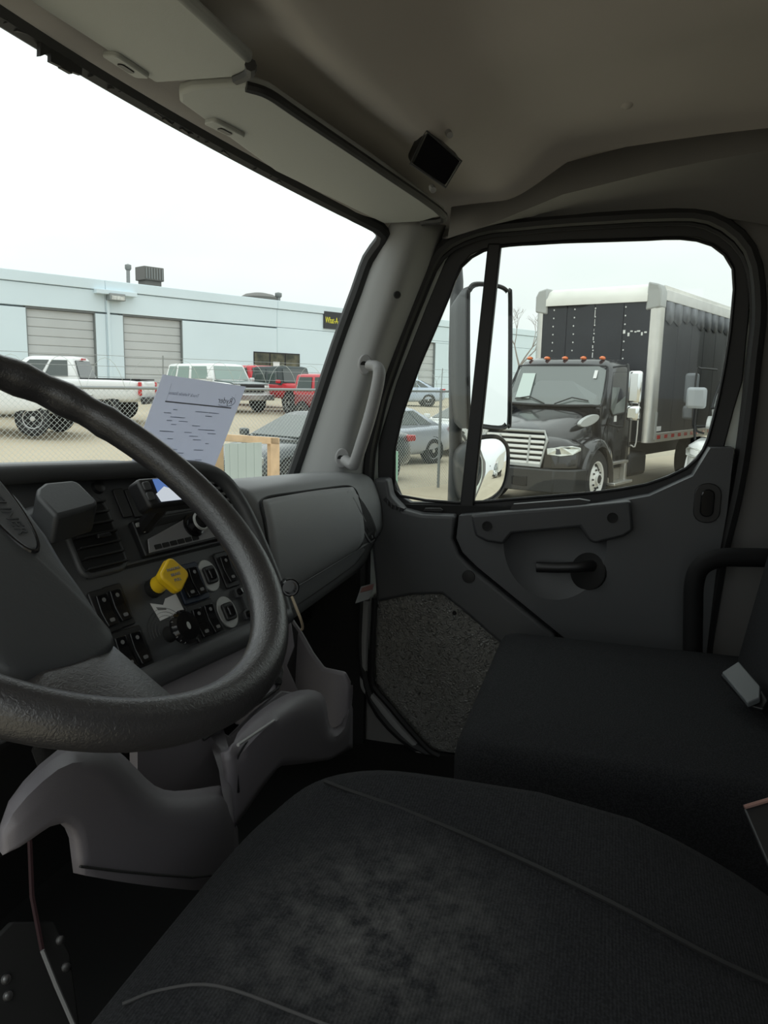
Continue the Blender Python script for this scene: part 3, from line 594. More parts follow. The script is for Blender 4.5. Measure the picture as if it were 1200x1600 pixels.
MB().prism([onp(a, b, (.06, .47, 1.56), (-.55, -.72, .42)) for a, b in ((432, 1000), (446, 965), (456, 970), (462, 1010), (450, 1040), (470, 1085), (430, 1100), (402, 1118), (436, 1068), (442, 1045))], V((.004, .01, -.004))).build('pocket_lip', M['lower'], og, bevel=.003)
# left pocket
curvedplate([(8, 1322), (22, 1262), (60, 1212), (105, 1174), (140, 1166), (172, 1176), (205, 1206), (232, 1232), (262, 1243), (300, 1240), (330, 1234), (346, 1234), (352, 1260), (364, 1296)], [(6, 1330), (30, 1316), (66, 1290), (96, 1282), (116, 1300), (124, 1366), (180, 1376), (240, 1384), (300, 1390), (340, 1384), (368, 1370)], .405, .012, 'front_wall', M['lower'], og)
MB().tube([oy(a, b, .386) for a, b in ((125, 1354), (180, 1361), (240, 1367), (300, 1371), (330, 1368))], .0012, 5).build('seam_line', M['deep'], og)
MB().prism([oy(a, b, .47) for a, b in ((215, 1150), (330, 1150), (352, 1190), (352, 1320), (215, 1320))], (0, .01, 0)).build('back_wall', M['lower'], og)
bx0 = onY(355, 1290, .405)
sw_ = [onY(360, 1296, .40), onY(347, 1236, .40), onY(343, 1205, .43), onY(330, 1168, .47), onY(318, 1140, .50), onY(345, 1120, .50), onY(352, 1170, .46), onY(364, 1195, .42), onY(368, 1230, .40), onY(370, 1296, .40)]
MB().prism(sw_, (.006, .004, 0)).build('side_wall', M['lower'], og, bevel=.003)
top = [onY(a, b, .50) for a, b in ((110, 1150), (220, 1130), (330, 1128), (440, 1060), (446, 1090), (352, 1160))]
MB().prism([V((-.45, .40, 1.62)), V((-.13, .42, 1.60)), V((-.12, .52, 1.62)), V((-.45, .52, 1.64))], (0, 0, .008)).build('top_shelf', M['lower'], og, bevel=.003) if 0 else None
bar = [onp(a, b, (.0, .46, 1.60), (-.2, -.8, .56)) for a, b in ((330, 1130), (360, 1150), (400, 1110), (440, 1078), (470, 1082), (440, 1098), (405, 1120), (372, 1150), (362, 1180), (350, 1180))]
MB().prism(bar, V((0, .01, -.006))).build('cross_rail', M['lower'], og, bevel=.003)

# ------------------------------------------------------------------ sheet of paper standing against the windshield
PAF = Fr(dep(305, 660, 1.30), e1, (V((0, 0, 1))*math.cos(math.radians(24))-hh*math.sin(math.radians(24))))
def pa(x, y): q = onp(x, y, PAF.o, PAF.z); return ((q-PAF.o).dot(PAF.x), (q-PAF.o).dot(PAF.y))
tl, trr, br, bl = pa(254, 585), pa(384, 604), pa(337, 724), pa(217, 671)
dn = V((br[0]-trr[0], br[1]-trr[1])).normalized(); hgt = (V(trr)-V(br)).length*1.18
PX = V((trr[0]-tl[0], trr[1]-tl[1], 0)); wd_ = PX.length; PX.normalize()
QF = Fr(PAF(tl[0], tl[1]), PAF.x*PX.x+PAF.y*PX.y, PAF.y*PX.x-PAF.x*PX.y)
sh = thing('paper_sheet', 'white printed form leaning on windshield, lettering seen mirrored from behind', 'paper', QF(wd_/2, -hgt))
ml = (bl[0]-tl[0], bl[1]-tl[1]); k = hgt/(V(ml).length)
skew = V((br[0]-trr[0], br[1]-trr[1])); skx = skew.dot(V((PX.x, PX.y)))/abs(skew.dot(V((-PX.y, PX.x)))); 
def sx_(a, b): return QF(a-skx*b, b, 0)
MB().prism([sx_(0, 0), sx_(wd_, 0), sx_(wd_, -hgt), sx_(0, -hgt)], QF.z*.0006).build('sheet', M['paper'], sh, smooth=0)
def line(a0, b0, a1, b1, w, m, nm):
    MB().prism([sx_(a0, b0)+QF.z*.0007, sx_(a1, b1)+QF.z*.0007, sx_(a1, b1-w)+QF.z*.0007, sx_(a0, b0-w)+QF.z*.0007], QF.z*.0002).build(nm, m, sh, smooth=0)
line(.025, -.042, wd_-.018, -.042, .0022, M['ink'], 'header_rule')
line(.025, -.012, .027, -.042, .001, M['ink'], 'header_rule')
line(wd_-.02, -.016, wd_-.018, -.042, .001, M['ink2'], 'header_rule')
textmesh('logo_lettering', 'Ryder', .016, Fr(sx_(wd_-.040, -.031)+QF.z*.0008, QF.x, QF.y), M['ink'], sh, .0001, mirror=True, shear=.2)
MB().tube([sx_(wd_-.040+.026*math.cos(t/10), -.031+.010*math.sin(t/10))+QF.z*.0008 for t in range(-22, 12)], .0006, 4).build('logo_swoosh', M['ink2'], sh)
textmesh('heading_lettering', 'Truck Vehicle Status', .0085, Fr(sx_(.062, -.028)+QF.z*.0008, QF.x, QF.y), M['ink2'], sh, .0001, mirror=True)
random.seed(5)
bm_ = MB()
for k in range(46):
    b = -.055-.0065*random.randrange(0, 16); a = .02+random.random()*(wd_-.07); w = .006+.018*random.random()
    P = [sx_(a, b), sx_(a+w, b), sx_(a+w, b-.0014), sx_(a, b-.0014)]; bm_.prism([p+QF.z*.0007 for p in P], QF.z*.0002)
bm_.build('printed_rows', M['ink2'], sh, smooth=0)['kind'] = 'stuff'

# ------------------------------------------------------------------ small lit display on top of the dash and box device on the left vent
ds = thing('dash_display', 'small black display with lit blue screen mounted above the radio', 'display', PF(.10, .05, .0))
dA = [(207, 748), (217, 742), (290, 738), (306, 782), (300, 786), (233, 794)]
c0 = dep(255, 768, 1.03); dn_ = (PF.z*.9+e1*-.1).normalized()
P = [onp(a, b, c0, dn_) for a, b in ((214, 747), (310, 740), (325, 783), (236, 794))]
MB().prism(P, -dn_*.03).build('case', M['black'], ds, bevel=.006, seg=3)
MB().prism([onp(a, b, c0+dn_*.0005, dn_) for a, b in ((238, 749), (312, 744), (322, 776), (252, 784))], dn_*.0008).build('screen', M['screen'], ds, smooth=0)
MB().prism([onp(a, b, c0+dn_*.0013, dn_) for a, b in ((244, 772), (256, 760), (275, 766), (300, 757), (320, 770), (322, 776), (252, 784))], dn_*.0003).build('screen_picture', mat('screen_pale', (.1, .1, .1), .3, emit=((.75, .82, .9), .7)), ds, smooth=0)
for a, b in ((228, 760), (234, 776)):
    q = onp(a, b, c0, dn_); MB().plate(Fr(q, PF.x, dn_.cross(PF.x)), rrect(.012, .012, .003), 0, .003).build('button', M['panel'], ds, bevel=.001)
MB().tube([c0-dn_*.03+e1*.03, c0-dn_*.09+e1*.03-V((0, 0, .02))], .012, 8).build('mount', M['black'], ds)
bx = thing('column_pod', 'black rounded box on an arm in front of left air vent', 'pod', dep(105, 790, .96))
c1 = dep(108, 778, .95); F1 = Fr(c1, (e1*.92+V((0, 0, -.10))), (hh*.5+V((0, 0, .8))))
def b1(x, y, n, d): return onp(x, y, c1+n*d, n)
nv_ = (CAM-c1).normalized(); nt_ = (V((0, 0, 1))*.75+(-hh)*.5).normalized()
topq = [onp(a, b, c1, nt_) for a, b in ((58, 762), (70, 753), (112, 749), (124, 753), (153, 782), (152, 789), (95, 805), (88, 806), (56, 772))]
MB().prism(topq, (-V((0, 0, 1))*.9+hh*.3).normalized()*.040).build('housing', M['pad'], bx, bevel=.008, seg=3)
MB().tube(catmull([dep(92, 800, .96), dep(70, 806, .97), dep(45, 815, .95), dep(20, 840, .9)], 4), .016, 10).build('arm', M['panel'], bx)
MB().tube([dep(92, 815, .97), dep(106, 809, .965), dep(117, 808, .96)], [.004, .005, .006], 10).build('stalk_tip', M['trimgrey'], bx)

# ------------------------------------------------------------------ steering wheel
WC = V((-.501, .423, 1.947)); WN = V((.0, -.609, .793)).normalized(); WF = Fr(WC, (1, 0, 0), WN.cross(V((1, 0, 0))))
sw = thing('steering_wheel', 'black leather steering wheel with worn glossy rim and airbag pad', 'steering wheel', WC)
RR = .212
def wl(x, y, c=0):
    d = onp(x, y, WF.o+WF.z*c, WF.z)-WF.o; return d.dot(WF.x), d.dot(WF.y)
rp = []; rr_ = []
for k in range(120):
    t = 2*math.pi*k/120; rp.append(WF(RR*math.cos(t), RR*math.sin(t))); tt = (math.degrees(t)) % 360
    rr_.append(.0168+(.0012*math.cos(t*28) if 25 < tt < 155 else 0))
MB().tube(rp, rr_, 18, True, ref=WF.z).build('rim', M['leather'], sw, smooth=60)
# the wheel is turned: its own axes on the wheel plane are SU (reading direction of the emblem) and SV
SU = (WF.x*-.23+WF.y*-.973).normalized(); SF = Fr(WC, SU, WN.cross(SU))
def sw_uv(x, y, c): d = onp(x, y, WC+WN*c, WN)-WC; return d.dot(SF.x), d.dot(SF.y)
PC = -.012
half = [sw_uv(a, b, PC) for a, b in ((75, 845), (100, 888), (130, 930), (160, 975), (183, 1008), (150, 1036), (120, 1050), (80, 1058), (40, 1062), (0, 1052), (-40, 1020))]
half = [(a, b) for a, b in half if a > 0]
half = [(p.x, p.y) for p in catmull([V((a, b, 0)) for a, b in half], 3)]
vlo = half[-1][1]-.012; half.append((.05, vlo))
full = half+[(-a, b) for a, b in reversed(half)]
cy_ = sum(b for a, b in full)/len(full)
rings = []
for s, c in ((.97, -.075), (1.0, -.04), (1.0, -.022), (.985, -.013), (.95, -.009), (.85, -.007), (.6, -.004), (.3, -.002), (.05, -.001)): rings.append([SF(a*s, cy_+(b-cy_)*s, c) for a, b in full])
MB().loft(rings).build('airbag_pad', M['pad'], sw, smooth=60)
for s in (1, -1):
    def q(x, y, c, e=0): u_, v_ = sw_uv(x, y, c); return SF(s*(u_+e), v_, c)
    rings = []
    for t, cc in ((-.25, -.03), (0, -.016), (.35, -.010), (.7, -.004), (1, .0)):
        ax, ay = 176+(272-176)*t, 1008+(1090-1008)*t; bx_, by_ = 20+(120-20)*t, 1056+(1122-1056)*t
        rings.append([q(ax, ay, cc-.002), q(ax*.75+bx_*.25, ay*.75+by_*.25, cc+.004), q(ax*.25+bx_*.75, ay*.25+by_*.75, cc+.004), q(bx_, by_, cc-.002), q(bx_, by_, cc-.022), q(ax, ay, cc-.022)])
    MB().loft(rings).build('spoke', M['leather'], sw, smooth=60)
ec = (sw_uv(-6, 815, .0)); tip = sw_uv(70, 856, .0); EF = Fr(SF(tip[0]-.062, (sw_uv(32, 795, 0)[1]+sw_uv(20, 846, 0)[1])/2, -.004), SF.x, SF.y)
ehw = abs(sw_uv(32, 795, 0)[1]-sw_uv(20, 846, 0)[1])
e = MB().plate(EF, oval(.124, ehw*1.15, 36), -.004, .0035).build('emblem', M['panel'], sw, bevel=.0015)
MB().tube([EF(a, b, .002) for a, b in oval(.127, ehw*1.2, 48)], .0016, 6, True).build('emblem_rim', M['gloss'], e)
textmesh('emblem_lettering', 'FREIGHTLINER', .0145, Fr(EF(0, 0, .0036), SF.x, SF.y), M['pad'], e, .0007)
MB().tube([WC-WN*.06, WC-WN*.30+V((0, .02, 0))], [.03, .035], 16).build('column_shroud', M['black'], sw, smooth=60)

# ------------------------------------------------------------------ floor hardware by the pedals
pk = thing('pedal_bracket', 'black bolted pedal bracket plate low down beside the driver seat', 'bracket', onZ(60, 1560, 1.08))
PFc = V((-.52, .50, 1.2)); PFn = V((-.2, -.85, .45)).normalized()
MB().prism([onp(a, b, PFc, PFn) for a, b in ((-40, 1500), (20, 1440), (85, 1440), (110, 1490), (130, 1640), (-40, 1640))], -PFn*.01).build('plate', M['deep'], pk, bevel=.002)
for a, b in ((9, 1530), (12, 1556), (94, 1469), (103, 1511)):
    MB().lathe([(.0055, 0), (.0045, .003), (.001, .0045)], onp(a, b, PFc, PFn), PFn, 12).build('bolt', M['steel'], pk)
MB().tube([onp(a, b, PFc+PFn*.02, PFn) for a, b in ((66, 1485), (88, 1540), (116, 1604), (130, 1640))], .0025, 6).build('rod', M['print'], pk)
props(MB().tube([onp(a, b, PFc+PFn*.01, PFn) for a, b in ((46, 1300), (50, 1400), (66, 1484))], .003, 6).build('red_hose', mat('red_hose', (.018, .002, .004), .8)), 'dark red hose running down behind the pedals', 'hose')

# ------------------------------------------------------------------ seats
def weave(name, stain=None, ribs=None):
    m = mat(name, (.014, .0145, .016), .95, bump=('n', 1100, .5), spec=.2); t = m.node_tree; b = t.nodes['Principled BSDF']
    tcn = [n for n in t.nodes if n.type == 'TEX_COORD'][0]
    n1 = t.nodes.new('ShaderNodeTexNoise'); n1.inputs['Scale'].default_value = 420; n1.inputs['Detail'].default_value = 2; t.links.new(tcn.outputs['Object'], n1.inputs['Vector'])
    r = t.nodes.new('ShaderNodeValToRGB'); r.color_ramp.elements[0].position = .4; r.color_ramp.elements[1].position = .62; r.color_ramp.elements[0].color = (.0105, .0108, .012, 1); r.color_ramp.elements[1].color = (.021, .0215, .0235, 1)
    t.links.new(n1.outputs['Fac'], r.inputs[0]); col = r.outputs[0]
    if stain:   # dried dust patch with its own shape
        mp = t.nodes.new('ShaderNodeMapping'); mp.inputs['Location'].default_value = stain[0]; mp.inputs['Scale'].default_value = stain[1]; mp.vector_type = 'TEXTURE'; t.links.new(tcn.outputs['Object'], mp.inputs[0])
        gr = t.nodes.new('ShaderNodeTexGradient'); gr.gradient_type = 'SPHERICAL'; t.links.new(mp.outputs[0], gr.inputs[0])
        n2 = t.nodes.new('ShaderNodeTexNoise'); n2.inputs['Scale'].default_value = 48; n2.inputs['Detail'].default_value = 8; n2.inputs['Roughness'].default_value = .72; t.links.new(tcn.outputs['Object'], n2.inputs['Vector'])
        r2 = t.nodes.new('ShaderNodeValToRGB'); r2.color_ramp.elements[0].position = .38; r2.color_ramp.elements[1].position = .75; t.links.new(n2.outputs['Fac'], r2.inputs[0])
        mu = t.nodes.new('ShaderNodeMath'); mu.operation = 'MULTIPLY'; t.links.new(gr.outputs['Fac'], mu.inputs[0]); t.links.new(r2.outputs[0], mu.inputs[1])
        mu2 = t.nodes.new('ShaderNodeMath'); mu2.operation = 'MULTIPLY'; mu2.inputs[1].default_value = 1.5; mu2.use_clamp = True; t.links.new(mu.outputs[0], mu2.inputs[0])
        mi = t.nodes.new('ShaderNodeMix'); mi.data_type = 'RGBA'; t.links.new(mu2.outputs[0], mi.inputs[0]); t.links.new(col, mi.inputs[6]); mi.inputs[7].default_value = (.085, .084, .082, 1); col = mi.outputs[2]
    if ribs:    # ribbed weave of the cushion front
        wv = t.nodes.new('ShaderNodeTexWave'); wv.bands_direction = 'Y'; wv.inputs['Scale'].default_value = ribs; wv.inputs['Distortion'].default_value = .4; t.links.new(tcn.outputs['Object'], wv.inputs['Vector'])
        mi = t.nodes.new('ShaderNodeMix'); mi.data_type = 'RGBA'; mi.blend_type = 'MULTIPLY'; mi.inputs[0].default_value = .2; t.links.new(col, mi.inputs[6]); t.links.new(wv.outputs['Color'], mi.inputs[7]); col = mi.outputs[2]
        bp = [n for n in t.nodes if n.type == 'BUMP'][0]; b2 = t.nodes.new('ShaderNodeBump'); b2.inputs['Strength'].default_value = .18; b2.inputs['Distance'].default_value = .002
        t.links.new(wv.outputs['Fac'], b2.inputs['Height']); t.links.new(bp.outputs[0], b2.inputs['Normal']); t.links.new(b2.outputs[0], b.inputs['Normal'])
    t.links.new(col, b.inputs['Base Color']); return m
dsx = thing('driver_seat', 'dark cloth driver seat cushion with dusty stains in the foreground', 'seat', (-.48, .05, 1.07))
SXC, SYC, SHX, SHY = -.485, .045, .285, .305
def spl(t, e): c, s = math.cos(t), math.sin(t); return math.copysign(abs(c)**(2/e), c), math.copysign(abs(s)**(2/e), s)
def sring(k, z, nn=72, e=4.6):
    out = []
    for i in range(nn):
        a, b = spl(2*math.pi*i/nn, e); x, y = SXC+a*SHX*k, SYC+b*SHY*k
        out.append(V((x, y, z+topz(x, y))))
    return out
def topz(x, y): return -.075*sm(.03, -.28, y)-.018*sm(.20, .36, y)+.012*(sm(.17, .24, abs(x-SXC)))
rings = [sring(k, z) for k, z in ((.90, 1.42), (.985, 1.46), (1.0, 1.52), (.992, 1.565), (.965, 1.595), (.92, 1.612), (.84, 1.620), (.72, 1.621), (.5, 1.618), (.25, 1.616), (.02, 1.616))]
MB().loft(rings).build('cushion', weave('driver_cloth', ((-.47, .155, 1.62), (.17, .15, .12)), 110), dsx, smooth=70)
def ctop(x, y): return V((x, y, 1.621+topz(x, y)))
for s in (1, -1): MB().tube(catmull([ctop(SXC+s*(x-SXC), y) for x, y in ((-.270, .27), (-.282, .24), (-.30, .17), (-.335, .07), (-.37, -.03), (-.378, -.12), (-.37, -.22))], 5), .0026, 5).build('seam', M['deep'], dsx)
MB().tube(catmull([ctop(p.x, p.y) for p in (onZ(a, b, 1.62) for a, b in ((190, 1545), (250, 1530), (340, 1536), (480, 1592), (600, 1640)))], 5), .0014, 5).build('seam', mat('welt', (.035, .034, .034), .9), dsx)
MB().tube([p+V((0, 0, .0)) for p in sring(.993, 1.562, 72)], .0035, 6, True).build('piping', M['fabric'], dsx)
MB().box((-.48, .02, 1.26), (.44, .46, .34)).build('pedestal', M['deep'], dsx, bevel=.02)
MB().loft([[V((x, y+(z-1.6)*-.22, z)) for x, y in [(SXC+a, -.30+b) for a, b in rrect(.50*w, .12, .05)]] for z, w in ((1.52, .9), (1.6, 1), (1.9, 1), (2.0, .9))]).build('backrest', M['fabric'], dsx, smooth=60) if 0 else None
pb = thing('passenger_bench', 'dark cloth two person passenger bench seat with square cushion', 'bench', (.42, -.05, 1.07))
def bring(k, z, kk=1):
    return [V((.43+a, -.075+b, z+(.0 if b < .1 else -.0))) for a, b in rrect(.62*k+.0, .56*k, .045*k if k > .2 else .004, 6)]
MB().loft([bring(.97, 1.33), bring(1, 1.37), bring(1, 1.455), bring(.99, 1.475), bring(.965, 1.488), bring(.9, 1.494), bring(.5, 1.498), bring(.05, 1.498)]).build('cushion', weave('bench_cloth'), pb, smooth=60)
MB().box((.43, -.12, 1.2), (.56, .42, .26)).build('box_base', M['deep'], pb, bevel=.01)
def kring(z, w, y): return [V((.43+a, y+b, z)) for a, b in rrect(.60*w, .13, .05, 5)]
MB().loft([kring(1.44, .93, -.345), kring(1.50, 1, -.36), kring(1.75, 1, -.40), kring(2.02, .97, -.45), kring(2.10, .9, -.465), kring(2.13, .7, -.47)]).build('backrest', weave('back_cloth'), pb, smooth=60)
ab = thing('armrest_bar', 'black tubular bar bending over the bench beside passenger door', 'bar', onX(1068, 1018, .765))
MB().tube(catmull([onX(1082, 1030, .775), onX(1083, 960, .775), onX(1085, 910, .775), onX(1096, 885, .775), onX(1125, 872, .775), onX(1165, 871, .775), onX(1215, 872, .775), onX(1290, 874, .775)], 5), .021, 12).build('tube', M['soft_black'], ab)
bu = thing('seat_belt_tongue', 'pale grey seat belt tongue lying at rear of passenger bench', 'seat belt', onZ(1160, 1068, 1.5))
bn = V((-.35, .25, .9)).normalized(); bo = onZ(1160, 1068, 1.545)
MB().prism([onp(a, b, bo, bn) for a, b in ((1128, 1050), (1154, 1033), (1188, 1072), (1187, 1090), (1168, 1098))], -bn*.012).build('tongue', mat('tongue_grey', (.12, .13, .135), .45), bu, bevel=.002)
MB().prism([onp(a, b, bo-bn*.014, bn) for a, b in ((1126, 1054), (1150, 1036), (1192, 1080), (1200, 1095), (1192, 1108), (1168, 1102))], -bn*.010).build('webbing', M['black'], bu, bevel=.002)
bk_ = thing('seat_belt_buckle', 'dark seat belt buckle with pinkish metal edge at the bench side', 'seat belt', onZ(1185, 1300, 1.52))
bn2 = V((-.55, .1, .8)).normalized(); bo2 = onZ(1185, 1290, 1.55)
MB().prism([onp(a, b, bo2, bn2) for a, b in ((1161, 1262), (1200, 1250), (1240, 1330), (1215, 1370), (1198, 1350))], -bn2*.012).build('buckle', M['black'], bk_, bevel=.003)
MB().tube([onp(a, b, bo2+bn2*.003, bn2) for a, b in ((1163, 1261), (1200, 1250), (1220, 1243))], .0028, 6).build('edge_plate', mat('pink_metal', (.40, .24, .21), .35, .4), bk_)
# ------------------------------------------------------------------ warehouse across the lot
def LFz(p, q): return lot(p, q)
QB = 38.0
def bpt(x, y, off=0.): return onp(x, y, LO+LQ*(QB+off), LQ)
def bpz(x, y): w = bpt(x, y); return (w-LO).dot(LP), w.z
wh = thing('warehouse', 'long pale blue grey tilt-up warehouse with two roller doors across the lot', 'building', lot(30, QB))
BF = Fr(LO+LQ*QB, LP, (0, 0, 1))       # x along the wall, y up, z towards the cab
top0 = [bpz(0, 415), bpz(150, 434), bpz(178, 439), bpz(433, 469), bpz(545, 485)]
zt = sum(z for _, z in top0)/len(top0)
print('building top', [tuple(round(v, 2) for v in t) for t in top0])
ZB = 1.0; ZT = zt
j = [bpz(-700, 300)[0]*0-14, bpz(163, 440)[0], bpz(433, 470)[0], bpz(620, 490)[0], bpz(745, 490)[0], 96]
seam = bpz(40, 478)[1]
d1 = (bpz(40, 482)[0], bpz(149, 490)[0], bpz(95, 485)[1]); d2 = (bpz(192, 494)[0], bpz(285, 500)[0], bpz(240, 497)[1])
d3 = (bpz(655, 534)[0], bpz(681, 536)[0], bpz(670, 535)[1])
wn_ = (bpz(396, 549)[0], bpz(468, 554)[0], bpz(430, 586)[1]-.6, bpz(430, 551)[1])
for k in range(5):
    x0, x1 = j[k]+.008, j[k+1]-.008; holes_ = [d for d in (d1, d2, d3) if x0 < d[0] < x1]
    xs = [x0]
    mb = MB()
    if holes_:
        cur = x0
        for d in sorted(holes_):
            mb.box(((cur+d[0])/2, (ZB+d[2])/2, -.15), (d[0]-cur, d[2]-ZB, .3), BF); cur = d[1]
        mb.box(((cur+x1)/2, (ZB+holes_[0][2])/2, -.15), (x1-cur, holes_[0][2]-ZB, .3), BF)
        for d in sorted(holes_): mb.box(((d[0]+d[1])/2, (d[2]+holes_[0][2])/2, -.15), (.001, .001, .3), BF) if 0 else None
        zl = holes_[0][2]
    else: zl = ZB
    mb.box(((x0+x1)/2, (zl+.015+seam)/2 if zl < seam else zl, -.15), (x1-x0, max(.01, seam-zl-.015), .3), BF) if seam > zl+.1 else None
    mb.box(((x0+x1)/2, (max(seam, zl)+.02+ZT-.55)/2, -.15), (x1-x0, ZT-.55-max(seam, zl)-.02, .3), BF)
    mb.build('wall_panel', M['wallm'], wh, smooth=0, bevel=.015, seg=1)
    MB().box(((x0+x1)/2, ZT-.27, -.12), (x1-x0, .5, .4), BF).build('parapet', M['wallm'], wh, smooth=0, bevel=.02, seg=1)
MB().box(((j[0]+j[5])/2, (ZB+ZT)/2-.3, -.35), (j[5]-j[0], ZT-ZB-.6, .06), BF).build('joint_backing', mat('joint_shadow', (.45, .50, .52), .9), wh, smooth=0)
MB().box(((j[0]+j[5])/2, (ZB+ZT)/2-.4, -9), (j[5]-j[0]-.6, ZT-ZB-.9, 17.2), BF).build('roof_mass', M['roofunit'], wh, smooth=0)
MB().box((j[1]+.5, ZT-.62, .02), (2.2, .22, .7), BF).build('scupper_ledge', M['wallm'], wh, smooth=0, bevel=.02)
MB().box((j[1]+.12, (ZT-.7+ZB)/2, .06), (.14, ZT-.7-ZB, .10), BF).build('downspout', M['wallm'], wh, smooth=0, bevel=.02)
for d in (d1, d2, d3):
    rd = MB().box(((d[0]+d[1])/2, (ZB+d[2])/2, -.25), (d[1]-d[0], d[2]-ZB, .04), BF).build('roller_door', M['roller'], wh, smooth=0)
    nsl = 10 if d is not d3 else 8; hs = (d[2]-ZB)/nsl
    for k in range(nsl):
        h_ = hs*.97; MB().box(((d[0]+d[1])/2, ZB+hs*(k+.5), -.215), (d[1]-d[0]-.06, h_-.03, .05), BF).build('door_slat', M['roller'], rd, smooth=0, bevel=.012, seg=1)
    for s in (d[0], d[1]): MB().box((s, (ZB+d[2])/2, -.10), (.10, d[2]-ZB, .16), BF).build('door_jamb', mat('jamb', (.18, .20, .20), .7), rd, smooth=0)
    MB().box(((d[0]+d[1])/2, d[2]+.03, -.1), (d[1]-d[0], .08, .12), BF).build('door_head', mat('jamb2', (.14, .15, .15), .7), rd, smooth=0)
wi = MB().box(((wn_[0]+wn_[1])/2, (wn_[2]+wn_[3])/2, .0), (wn_[1]-wn_[0], wn_[3]-wn_[2], .06), BF).build('office_window', M['black'], wh, smooth=0)
for k in range(3):
    w = (wn_[1]-wn_[0])/3; MB().box((wn_[0]+w*(k+.5), (wn_[2]+wn_[3])/2, .035), (w-.12, wn_[3]-wn_[2]-.16, .02), BF).build('pane', mat('office_glass', (.04, .045, .035), .2, var=(1.5, .0, (.16, .15, .10)), spec=.3), wi, smooth=0)
MB().box((wn_[0]+(wn_[1]-wn_[0])*.47, wn_[2]+1.0, .06), (.5, .8, .02), BF).build('notice', M['white'], wi, smooth=0)
s0 = bpz(505, 486); s1 = bpz(505, 513)
sg = MB().box((s0[0]+3.0, (s0[1]+s1[1])/2, .05), (6.0, s0[1]-s1[1], .1), BF).build('sign_board', M['signm'], wh, smooth=0, bevel=.01, seg=1); sg['label'] = 'black sign board with yellow hand lettering'
textmesh('sign_lettering', 'What-A-R', (s0[1]-s1[1])*.52, Fr(BF(s0[0]+.08, (s0[1]+s1[1])/2-.02, .101), LP, (0, 0, 1)), M['signy'], sg, .01, align='LEFT', sx=.6, shear=.15)
l0 = bpz(177, 465); wl_ = MB().box((l0[0], l0[1], .25), (.85, .36, .5), BF).build('wall_lamp', M['galv'], wh, smooth=0, bevel=.04); MB().box((l0[0], l0[1]-.05, .51), (.7, .2, .03), BF).build('lamp_lens', M['lamp'], wl_, smooth=0)
def rp_(x, y, off): return onp(x, y, LO+LQ*(QB+off), LQ)
a = rp_(234, 436, 3); hv = thing('rooftop_unit', 'dark boxy air conditioning unit on the warehouse roof', 'rooftop unit', a)
hv_f = Fr(a, LP, (0, 0, 1)); MB().box((0, .25, 0), (1.25, .75, 1.0), hv_f).build('housing', M['roofunit'], hv, smooth=0, bevel=.03)
for k in range(7): MB().box((-.5+.166*k, .25, .52), (.05, .6, .05), hv_f).build('louvre', M['galv'], hv, smooth=0)
MB().box((0, (-.125+ZT-.85-hv_f.o.z)/2, 0), (1.0, hv_f.o.z-.125-ZT+.85, .8), hv_f).build('curb', M['roofunit'], hv, smooth=0)
for px_, py0, py1, r, lab in ((200, 414, 445, .10, 'tall thin vent pipe with cap beside the rooftop unit'), (435, 458, 472, .13, 'short dark vent pipe on roof beside low dome')):
    a = rp_(px_, py1, 2); a.z = ZT-.85; b = rp_(px_, py0, 2); vp_ = thing('vent_pipe', lab, 'vent pipe', a)
    MB().tube([a, b], r, 10).build('pipe', M['galv'], vp_); MB().lathe([(r*1.2, -.28), (r*1.7, -.2), (r*1.7, 0), (.02, .06)], b, (0, 0, 1), 12).build('cap', M['galv'], vp_)
a = rp_(405, 463, 3); props(MB().lathe([(1.25, -.9), (1.25, -.1), (.9, .1), (.4, .2), (.02, .22)], a, (0, 0, 1), 18).build('roof_dome', M['roofunit']), 'low dark domed skylight on the warehouse roof', 'skylight')

# ------------------------------------------------------------------ chain link fence with barbed wire
QF_ = 9.75; FZ = 1.93; P0, P1 = -4.0, 34.0
fe = thing('chain_link_fence', 'chain link fence with barbed wire and razor coil along lot', 'fence', lot(8, QF_))
FF = Fr(LO+LQ*QF_, LP, (0, 0, 1))
mb = MB(); st_ = .072; nW = int((P1-P0+FZ)/st_)
for k in range(nW):
    a = P0-FZ+k*st_
    for s in (0, 1):
        x0, x1 = (a, a+FZ); y0, y1 = (.05, FZ)
        if x0 < P0: y0 += P0-x0; x0 = P0
        if x1 > P1: y1 -= x1-P1; x1 = P1
        if s: y0, y1 = FZ+.05-y0, FZ+.05-y1
        if x1-x0 > .05: mb.tube([FF(x0, y0, .002*(1-2*s)), FF(x1, y1, .002*(1-2*s))], .0021, 3, caps=False)
mb.build('wire_mesh', M['galvl'], fe, smooth=0)['kind'] = 'stuff'
MB().tube([FF(P0, FZ), FF(P1, FZ)], .022, 8).build('top_rail', M['galv'], fe)
for k in range(12):
    x = P0+.55+3.1*k; po = MB().tube([FF(x, 0), FF(x, FZ+.05)], .028, 8).build('post', M['galv'], fe)
    MB().tube([FF(x, FZ), FF(x, FZ+.45, .02)], .009, 6).build('barb_arm', M['galv'], po)
for k in range(3): MB().tube([FF(P0, FZ+.14+.14*k), FF(P1, FZ+.14+.14*k)], .0035, 5).build('barbed_wire', M['galv'], fe)
MB().tube([FF(P0+.6*t/14, FZ+.17+.22*math.cos(2*math.pi*t/14), .12*math.sin(2*math.pi*t/14)) for t in range(int((P1-P0)/.6*14))], .003, 4).build('razor_coil', M['galvl'], fe)['kind'] = 'stuff'

